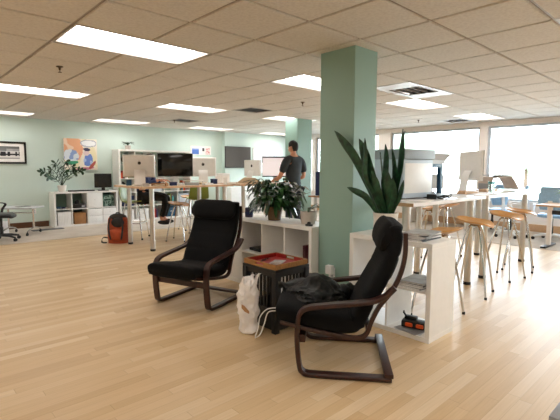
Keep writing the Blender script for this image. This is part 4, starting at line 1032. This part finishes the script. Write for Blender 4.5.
pot(t, 'pot_g', .06, .075, .10)
mb = MB(); random.seed(2)
for k in range(26):
    a = random.uniform(0, 6.28); d = V((cos(a), sin(a), 0)); L = random.uniform(.08, .17); mb.blade(spl([(0, 0, .09), d * L * .5 + V((0, 0, .17)), d * L + V((0, 0, random.uniform(.10, .2)))], 4), .03, .1, .0015)
mb.build('foliage', 'leaf2', t)

# framed photograph
t = T('framed_photograph', 'black-framed black and white photograph with white mat on the far mint wall', 'framed picture', (1.72, YW - .005, 1.395))
w, hh = 1.2, .465
MB().b2(-w / 2, w / 2, -.03, 0, 0, .038, .003).b2(-w / 2, w / 2, -.03, 0, hh - .038, hh, .003).b2(-w / 2, -w / 2 + .038, -.03, 0, .038, hh - .038, .003).b2(w / 2 - .038, w / 2, -.03, 0, .038, hh - .038, .003).build('frame', 'black', t)
MB().b2(-w / 2 + .03, w / 2 - .03, -.014, -.008, .03, hh - .03).build('mat_board', 'paper', t, smooth=False)
random.seed(4); cn = [random.random() for _ in range(60)]
def pfn(u, v):
    if v < .18: return (150 - int(60 * u),) * 3
    if v < .38: k = 70 + int(90 * cn[int(u * 8)] + 40 * v); return (k, k, k)
    if .42 < v < .78:
        q = cn[int(u * 44)]; return (28, 28, 32) if q < .55 or .58 < v < .68 else (205, 203, 203)
    return (222, 219, 217) if v < .9 else (165, 163, 163)
panel('photograph', w - .25, hh - .2, 60, 26, pfn, t, M.Translation((0, -.0145, .10)))
# painting
t = T('painting', 'colourful abstract canvas in orange, blue and green above the far cube cabinet', 'painting', (3.44, YW - .004, 1.265))
w, hh = .735, .72
MB().b2(-w / 2, w / 2, -.035, 0, 0, hh, .003).build('canvas', 'paper', t)
def el(u, v, a, b, ra, rb, ro=0): x, y = u - a, v - b; c, s = cos(ro), sin(ro); x, y = x * c + y * s, -x * s + y * c; return (x / ra) ** 2 + (y / rb) ** 2 + .25 * noise.noise(V((u * 9, v * 9, a * 7)))
def art(u, v):
    if el(u, v, .74, .14, .25, .12) < 1: return (236, 238, 240) if el(u, v, .74, .14, .22, .09) < 1 else (170, 175, 190)
    if el(u, v, .84, .84, .17, .05, -.9) < 1: return (176, 84, 74)
    if el(u, v, .68, .34, .11, .055, .15) < 1: return (62, 60, 92)
    if el(u, v, .66, .45, .09, .09) < 1: return (225, 205, 205)
    if el(u, v, .72, .68, .14, .2, .2) < 1: return (104, 134, 205) if noise.noise(V((u * 8, v * 8, 3))) < .15 else (168, 190, 228)
    if el(u, v, .2, .77, .22, .06, -.1) < 1: return (62, 160, 122)
    if el(u, v, .2, .55, .24, .2, .2) < 1: return (220, 228, 238) if noise.noise(V((u * 6, v * 6, 9))) > -.1 else (140, 165, 215)
    if el(u, v, .55, .97, .35, .05, -.15) < 1: return (196, 130, 150)
    if u < .5 and v < .52 + .1 * sin(u * 9): return (238, 178, 140) if noise.noise(V((u * 5, v * 5, 2))) > -.15 else (244, 214, 190)
    if el(u, v, .46, .45, .08, .25, .3) < 1: return (235, 170, 140)
    return (240, 232, 216) if noise.noise(V((u * 4, v * 4, 5))) > -.2 else (235, 226, 190)
panel('picture', w, hh, 56, 56, art, t, M.Translation((0, -.0355, 0)))
# poster
t = T('poster', 'small white poster with blue and red pictures on the wall above the white-looking computer', 'poster', (6.72, YW - .004, 1.69))
def pst(u, v):
    if .06 < u < .40 and .25 < v < .9: return (82, 120, 200) if v > .4 else (140, 165, 220)
    if .55 < u < .68 and .2 < v < .6: return (60, 50, 62)
    if .72 < u < .95 and .2 < v < .95: return (214, 150, 150) if noise.noise(V((u * 12, v * 9, 0))) > 0 else (240, 220, 215)
    return (243, 240, 236)
panel('print', .68, .25, 30, 14, pst, t, M.Translation((0, -.006, 0))); MB().b2(-.34, .34, -.005, 0, 0, .25).build('backing', 'paper', t, smooth=False)
# television and whiteboard on the recess wall
t = T('television', 'wide grey wall-mounted television beyond the long birch bar table', 'television', (7.90, 10.37, 1.33))
MB().b2(-.48, .48, -.055, -.02, 0, .63, .006).build('bezel', 'black', t); MB().b2(-.465, .465, -.0575, -.0555, .015, .615).build('screen', 'tvs', t, smooth=False)
MB().b2(-.2, .2, -.02, 0, .15, .45).build('wall_mount', 'black', t, smooth=False)
t = T('whiteboard', 'white marker board with faint notes on the wall right of the television', 'whiteboard', (9.1, 10.37, 1.15))
def wb(u, v): return (196, 212, 226) if noise.noise(V((u * 14, v * 22, 4))) > .28 and .1 < u < .9 and .1 < v < .8 else (236, 240, 243)
panel('surface', 1.18, .76, 40, 30, wb, t, M.Translation((0, -.018, .02)), 'attrg'); MB().b2(-.6, .6, -.017, 0, 0, .8, .003).build('frame', 'alu', t); MB().b2(-.3, .3, -.07, -.017, -.01, .005).build('pen_tray', 'alu', t)
t = T('low_cabinet', 'low white cabinet under the wall television', 'cabinet', (7.95, 10.14, .006))
MB().b2(-.62, .62, -.2, .2, .06, .76, .004).build('body', 'white', t); MB().b2(-.58, .58, -.16, .18, 0, .06).build('plinth', 'grey', t, smooth=False)
for s in (-1, 1): d = MB().b2(.005 if s > 0 else -.61, .61 if s > 0 else -.005, -.218, -.2, .075, .745, .002).build('door', 'whitep', t); MB().b2(s * .04 - .006, s * .04 + .006, -.235, -.218, .4, .52).build('handle', 'chrome', d, smooth=False)
# floor mat
tag(MB().b2(-.30, .30, -.10, .10, 0, .012, .004).build('floor_mat', 'darkp', loc=(2.52, 9.93, .0065)), 'dark grey floor mat on the carpet before the far cube cabinet', 'mat').rotation_euler.z = .03

# ------------------------------------------------------------------ flip-top table and chair at left
t = T('rolling_table', 'small grey folding table on chrome caster legs at the left edge', 'table', (1.98, 9.60, .006), R(-38))
MB().b2(-.36, .32, -.26, .26, .515, .54, .006).build('tabletop', 'lgrey', t)
for x in (-.25, .22):
    MB().tube([(x, 0, .12), (x, 0, .515)], .02, 12).build('post', 'chrome', t)
    l = MB().tube(spl([(x, -.27, .07), (x, -.2, .10), (x, 0, .13), (x, .2, .10), (x, .27, .07)], 4), .014, 10).build('foot_bar', 'chrome', t)
    for y in (-.27, .27): MB().lathe([(0, -.014), (.026, -.014), (.03, -.008), (.03, .008), (.026, .014), (0, .014)], n=16).xf(M.Translation((x, y, .03)) @ M.Rotation(pi / 2, 4, 'Y')).build('caster', 'rubber', l)
MB().tube([(-.25, 0, .42), (.22, 0, .42)], .012, 10).build('stretcher', 'chrome', t)
t = T('remote_tablet', 'thin dark tablet lying on the grey folding table', 'tablet', (2.02, 9.62, .546), .2); MB().b2(-.12, .12, -.07, .07, 0, .01, .003).build('body', 'grey', t); MB().b2(-.105, .105, -.055, .055, .01, .011).build('screen', 'screen', t, smooth=False)
def task_chair(label, loc, rz, seatm, backm, frm, grp='rolling task chairs'):
    """faces -y"""
    t = T('task_chair', label, 'office chair', loc, rz, grp)
    rows = []
    for i in range(7):
        u = i / 6; e = (.86, .97, 1, 1, 1, .97, .86)[i]; rows.append([(.235 * e * math.copysign(abs(cos(a)) ** .6, cos(a)), .225 * e * math.copysign(abs(sin(a)) ** .6, sin(a)) - .01, .43 + .065 * u - .02 * (sin(a) < -.7)) for a in [2 * pi * k / 28 for k in range(28)]])
    MB().rows(rows).build('seat', seatm, t, ang=50)
    rows = []
    for i in range(12):
        u = i / 11; w = .21 * (1 - .25 * (2 * u - .9) ** 2); z = .58 + .42 * u; y = .235 + .05 * u - .05 * sin(pi * u) * .6
        rows.append([(-w + 2 * w * k / 8, y - .04 * (1 - ((k - 4) / 4) ** 2) * -1 - .04, z) for k in range(9)] + [(w - 2 * w * k / 8, y - .04 * (1 - ((k - 4) / 4) ** 2) * -1 - .025, z) for k in range(9)])
    MB().rows(rows).build('backrest', backm, t, ang=60)
    MB().strap(spl([(0, .10, .42), (0, .24, .43), (0, .30, .52), (0, .285, .75)], 4), (1, 0, 0), .07, .02).build('back_support', frm, t)
    MB().lathe([(.03, .08), (.03, .25), (.022, .25), (.022, .43)], n=14).build('gas_column', 'black', t)
    b = MB()
    for k in range(5):
        a = 2 * pi * k / 5 + .3; b.tube([(0, 0, .105), (.16 * cos(a), .16 * sin(a), .095), (.29 * cos(a), .29 * sin(a), .068)], [.03, .022, .016], 8)
    bs = b.build('star_base', frm, t)
    for k in range(5):
        a = 2 * pi * k / 5 + .3; MB().lathe([(0, -.02), (.026, -.02), (.03, -.012), (.03, .012), (.026, .02), (0, .02)], n=14).xf(M.Translation((.29 * cos(a), .29 * sin(a), .03)) @ M.Rotation(a, 4, 'Z') @ M.Rotation(pi / 2, 4, 'X')).build('caster', 'rubber', bs)
    for s in (-1, 1): MB().strap(spl([(s * .2, .02, .43), (s * .28, .04, .45), (s * .30, .02, .55), (s * .295, -.03, .64), (s * .29, .06, .665), (s * .285, .14, .66)], 4), (0, 1, 0) if False else (.3, 1, 0), .045, .018).build('armrest', frm, t)
    return t
task_chair('black task chair at the left edge of the photo by the folding table', (1.52, 8.95, .006), R(70), 'black', 'black', 'black')
t = T('tote_bag', 'pale white tote bag standing up behind the black task chair at the left edge', 'bag', (1.66, 9.86, .006), .1)
rows = [[(w * math.copysign(abs(cos(a)) ** .6, cos(a)) + .006 * noise.noise(V((a, z * 9, 0))), d * sin(a), z) for a in [2 * pi * k / 24 for k in range(24)]] for z, w, d in ((0, .13, .05), (.02, .14, .06), (.12, .14, .05), (.22, .13, .03), (.25, .125, .012))]
MB().rows(rows).build('body', 'bag', t, ang=60); MB().tube(spl([(-.06, 0, .24), (-.05, 0, .33), (.05, 0, .33), (.06, 0, .24)], 5), .005, 6).build('handle', 'bag', t)
for (x, y, rz, lab) in [(9.40, 3.50, 150, 'pale blue task chair by the windows, leftmost of the blue ones'), (8.92, 2.98, 200, 'pale blue task chair by the windows, second from the left among the blue ones'), (9.02, 2.30, 95, 'pale blue task chair behind the wooden desk at the right edge')]:
    task_chair(lab, (x, y, .006), R(rz), 'skyb', 'skyb', 'whitep')
t = T('work_desk', 'wooden-topped desk at the right edge in front of the windows', 'desk', (8.30, 1.35, .006))
MB().b2(-.35, .35, -1.0, .93, .70, .73, .004).build('desktop', 'woodd', t)
for y in (-.75, .80):
    MB().b2(-.045, .045, y - .03, y + .03, .03, .70).build('leg', 'sand', t, smooth=False); MB().b2(-.30, .30, y - .04, y + .04, 0, .03, .004).build('foot', 'black', t)
MB().b2(-.02, .02, -.75, .80, .55, .62).build('crossbeam', 'black', t, smooth=False)
t = T('desk_plant', 'green spiky leaves of a potted plant on the desk at the right edge', 'plant', (8.25, 1.95, .736)); pot(t, 'pot_w', .05, .065, .10)
mb = MB()
for k in range(12):
    a = k * 2.4; d = V((cos(a), sin(a), 0)); mb.blade(spl([(0, 0, .09), d * .06 + V((0, 0, .2)), d * .15 + V((0, 0, .27 - .01 * k))], 4), .03, .1, .002)
mb.build('foliage', mat_leaf('bright_green_leaf', '3E7A34', '6BAA52'), t)
t = T('work_desk', 'pale desk along the windows behind the white bar tables', 'desk', (9.55, 4.75, .006))
MB().b2(-.35, .35, -.85, .85, .70, .73, .004).build('desktop', 'woodd', t)
for y in (-.75, .75): MB().b2(-.3, .3, y - .02, y + .02, 0, .70).build('side_panel', 'white', t, smooth=False)
t = T('monitor', 'pale grey monitor on the desk along the windows', 'monitor', (9.5, 4.95, .736), R(-60)); MB().b2(-.27, .27, -.01, .015, .12, .46, .004).build('housing', 'lgrey', t); MB().b2(-.03, .03, .015, .03, .0, .3).b2(-.1, .1, -.06, .08, 0, .01).build('stand', 'lgrey', t); MB().b2(-.255, .255, -.0125, -.0105, .135, .445).build('screen', 'shadeg', t, smooth=False)

# ------------------------------------------------------------------ things on the right bar tables
t = T('desktop_machine', 'large white desktop machine with a grey hood behind the snake plant', 'machine', (3.98, 2.45, ZR), R(-6))
MB().b2(-.20, .29, -.22, .22, .012, .40, .008).build('body', mat('pale_blue_grey_shell', 'BCCBD8', .4), t); MB().b2(-.21, .30, -.24, .24, .40, .50, .008).build('hood', mat('slate_hood', '98A3AB', .45), t); MB().b2(-.18, .27, -.225, -.22, .06, .36, .002).build('front_panel', 'whitep', t)
for x in (-.16, .25):
    for y in (-.18, .18): MB().b2(x - .02, x + .02, y - .02, y + .02, 0, .012).build('foot', 'rubber', t, smooth=False)
t = T('printer', 'deep blue open-frame 3D printer with a pale tapered hood beside the big white machine', 'printer', (4.56, 2.50, ZR), R(-6))
f = MB()
for sx in (-1, 1):
    for sy in (-1, 1): f.b2(sx * .13 - .022, sx * .13 + .022, sy * .15 - .022, sy * .15 + .022, 0, .35, .004)
f.b2(-.152, .152, -.172, .172, .32, .36, .004).b2(-.152, .152, -.172, .172, 0, .03, .004); f.build('frame', 'blue', t)
MB().b2(-.10, .10, -.12, .12, .03, .045).build('print_bed', 'lgrey', t, smooth=False); MB().b2(-.13, .13, -.01, .01, .2, .225).build('gantry', 'silver', t, smooth=False); MB().b2(-.035, .035, -.045, .03, .13, .24, .006).build('print_head', 'black', t)
MB().rows([[(-.20, -.2, .36), (.14, -.2, .36), (.14, .2, .36), (-.20, .2, .36)], [(-.20, -.2, .40), (.16, -.2, .40), (.16, .2, .40), (-.20, .2, .40)], [(-.24, -.24, .475), (.22, -.24, .475), (.22, .24, .475), (-.24, .24, .475)]]).build('hood', 'lgrey', t, smooth=False)
t = T('control_box', 'black control box with tangled cables in front of the white machine', 'electronics', (4.15, 2.11, ZR), .1)
MB().b2(-.11, .11, -.05, .05, .0, .05, .006).build('case', 'black', t)
random.seed(8)
for k in range(3): MB().tube(spl([(-.1 + .08 * k, -.05, .03), (-.12 + .1 * k, -.10, .012 + .01 * k), (-.05 + .08 * k, -.12, .02 + .012 * k), (.05 + .05 * k, -.09, .006), (.12 + .03 * k, -.04, .03)], 5), .005, 6).build('cable', 'black', t)
for (x, y, w, d, rz, lab) in [(3.75, 2.10, .21, .29, .3, 'white sheet nearest the left end of the white bar table'), (4.6, 2.10, .21, .29, -.2, 'white sheet on the white bar table near the middle'), (4.88, 2.25, .2, .27, .5, 'white sheet at the right end of the left white bar table')]:
    o = tag(MB().b2(-w / 2, w / 2, -d / 2, d / 2, 0, .002).build('paper_sheet', 'paper', loc=(x, y, ZR + .0005), smooth=False), lab, 'paper', 'papers on the white bar table'); o.rotation_euler.z = rz
imac('slim pale desktop computer seen from the back edge on the right white bar table', (5.72, 2.42, ZR), R(52), .56, .54, 'whitep', 'whitep', mark=False)
t = T('tumbler', 'clear drinking tumbler with a teal band at the front of the right white bar table', 'glass', (5.62, 2.12, ZR))
MB().lathe([(0, 0), (.03, 0), (.031, .004), (.040, .155), (.037, .155), (.028, .008), (0, .008)], n=24).build('body', 'cup', t); MB().lathe([(.0385, .118), (.0402, .118), (.0412, .142), (.0395, .142)], n=24).build('band', 'teal', t)
for k, (x, y, lab) in enumerate([(5.36, 2.30, 'left brown wooden strip lying by the pale slim computer'), (6.08, 2.33, 'right brown wooden strip lying beyond the tumbler')]):
    o = tag(MB().b2(-.20, .20, -.05, .05, 0, .035, .004).build('wooden_strip', 'woodd', loc=(x, y, ZR)), lab, 'board', 'wooden strips on the bar table')
t = T('laptop_stand', 'bent greyish plywood laptop stand at the right end of the white bar table', 'stand', (6.62, 2.38, ZR), R(-20))
pts = spl([(-.30, .10, 0), (-.28, .165, 0), (-.24, .18, 0), (.05, .195, 0), (.10, .185, 0), (.20, .08, 0), (.245, .012, 0)], 4)
MB().strap([(p[0], 0, p[1]) for p in pts], (0, 1, 0), .24, .018).build('shell', mat('greyed_plywood', 'B7A698', .5, var=.12, scale=8), t); MB().strap([(-.30, 0, .10), (-.29, 0, .004)], (0, 1, 0), .24, .014).build('front_leg', 'grey', t)
MB().b2(-.22, .05, -.11, .11, .206, .222, .003).build('pad', 'lgrey', t)

# grey-topped black crate at the lower right corner
t = T('ottoman', 'black box with a grey top of which only a corner shows at the lower right', 'ottoman', (2.20, .24, 0))
MB().b2(-.22, .28, -.30, .225, .02, .255, .006).build('body', 'black', t); MB().b2(-.225, .285, -.305, .23, .255, .30, .008).build('lid', 'grey', t)
for x in (-.18, .24):
    for y in (-.26, .18): MB().b2(x - .02, x + .02, y - .02, y + .02, 0, .02).build('foot', 'rubber', t, smooth=False)

# ------------------------------------------------------------------ light and camera
W_ = bpy.data.worlds.new('World'); SC.world = W_; W_.use_nodes = True
nt = W_.node_tree; bg = nt.nodes['Background']
tc = nt.nodes.new('ShaderNodeTexCoord'); sp = nt.nodes.new('ShaderNodeSeparateXYZ'); nt.links.new(tc.outputs['Generated'], sp.inputs[0])
rp = nt.nodes.new('ShaderNodeValToRGB'); rp.color_ramp.elements[0].position = .45; rp.color_ramp.elements[0].color = (.70, .76, .80, 1); rp.color_ramp.elements[1].position = .62; rp.color_ramp.elements[1].color = (.79, .89, 1, 1)
mp = nt.nodes.new('ShaderNodeMath'); mp.operation = 'MULTIPLY_ADD'; mp.inputs[1].default_value = .5; mp.inputs[2].default_value = .5; nt.links.new(sp.outputs[2], mp.inputs[0]); nt.links.new(mp.outputs[0], rp.inputs[0]); nt.links.new(rp.outputs[0], bg.inputs[0])
bg.inputs[1].default_value = 12.5
for k in range(len(piers) - 1):
    a, b = piers[k][1], piers[k + 1][0]
    l = bpy.data.lights.new('daylight_portal', 'AREA'); l.shape = 'RECTANGLE'; l.size = 1.65; l.size_y = b - a; l.cycles.is_portal = True
    o = bpy.data.objects.new('daylight_portal', l); COL.objects.link(o); o.location = (XW + .13, (a + b) / 2, 1.4475); o.rotation_euler = (0, R(90), 0)

f, p, a, r = 426.8357, .0978, .8203, .0036
F = V((cos(a), sin(a), 0)); R0 = V((sin(a), -cos(a), 0)); U = V((0, 0, 1))
fw = F * cos(p) - U * sin(p); up0 = U * cos(p) + F * sin(p); rt = R0 * cos(r) + up0 * sin(r); up = up0 * cos(r) - R0 * sin(r)
cam = bpy.data.cameras.new('camera'); cam.sensor_fit = 'HORIZONTAL'; cam.sensor_width = 36; cam.lens = f * 36 / 560; cam.clip_start = .05; cam.clip_end = 300
co = bpy.data.objects.new('camera', cam); COL.objects.link(co)
mx = M((rt, up, -fw)).transposed().to_4x4(); mx.translation = V((0, 0, 1.3235)); co.matrix_world = mx
SC.camera = co
SC.view_settings.view_transform = 'Standard'; SC.view_settings.look = 'None'; SC.view_settings.gamma = 1; SC.view_settings.use_curve_mapping = False
SC.view_settings.exposure = 0.7
SC.cycles.max_bounces = 8; SC.cycles.diffuse_bounces = 5; SC.cycles.glossy_bounces = 4; SC.cycles.transparent_max_bounces = 12; SC.cycles.sample_clamp_indirect = 8
SC.cycles.use_denoising = True; SC.cycles.caustics_reflective = False; SC.cycles.caustics_refractive = False
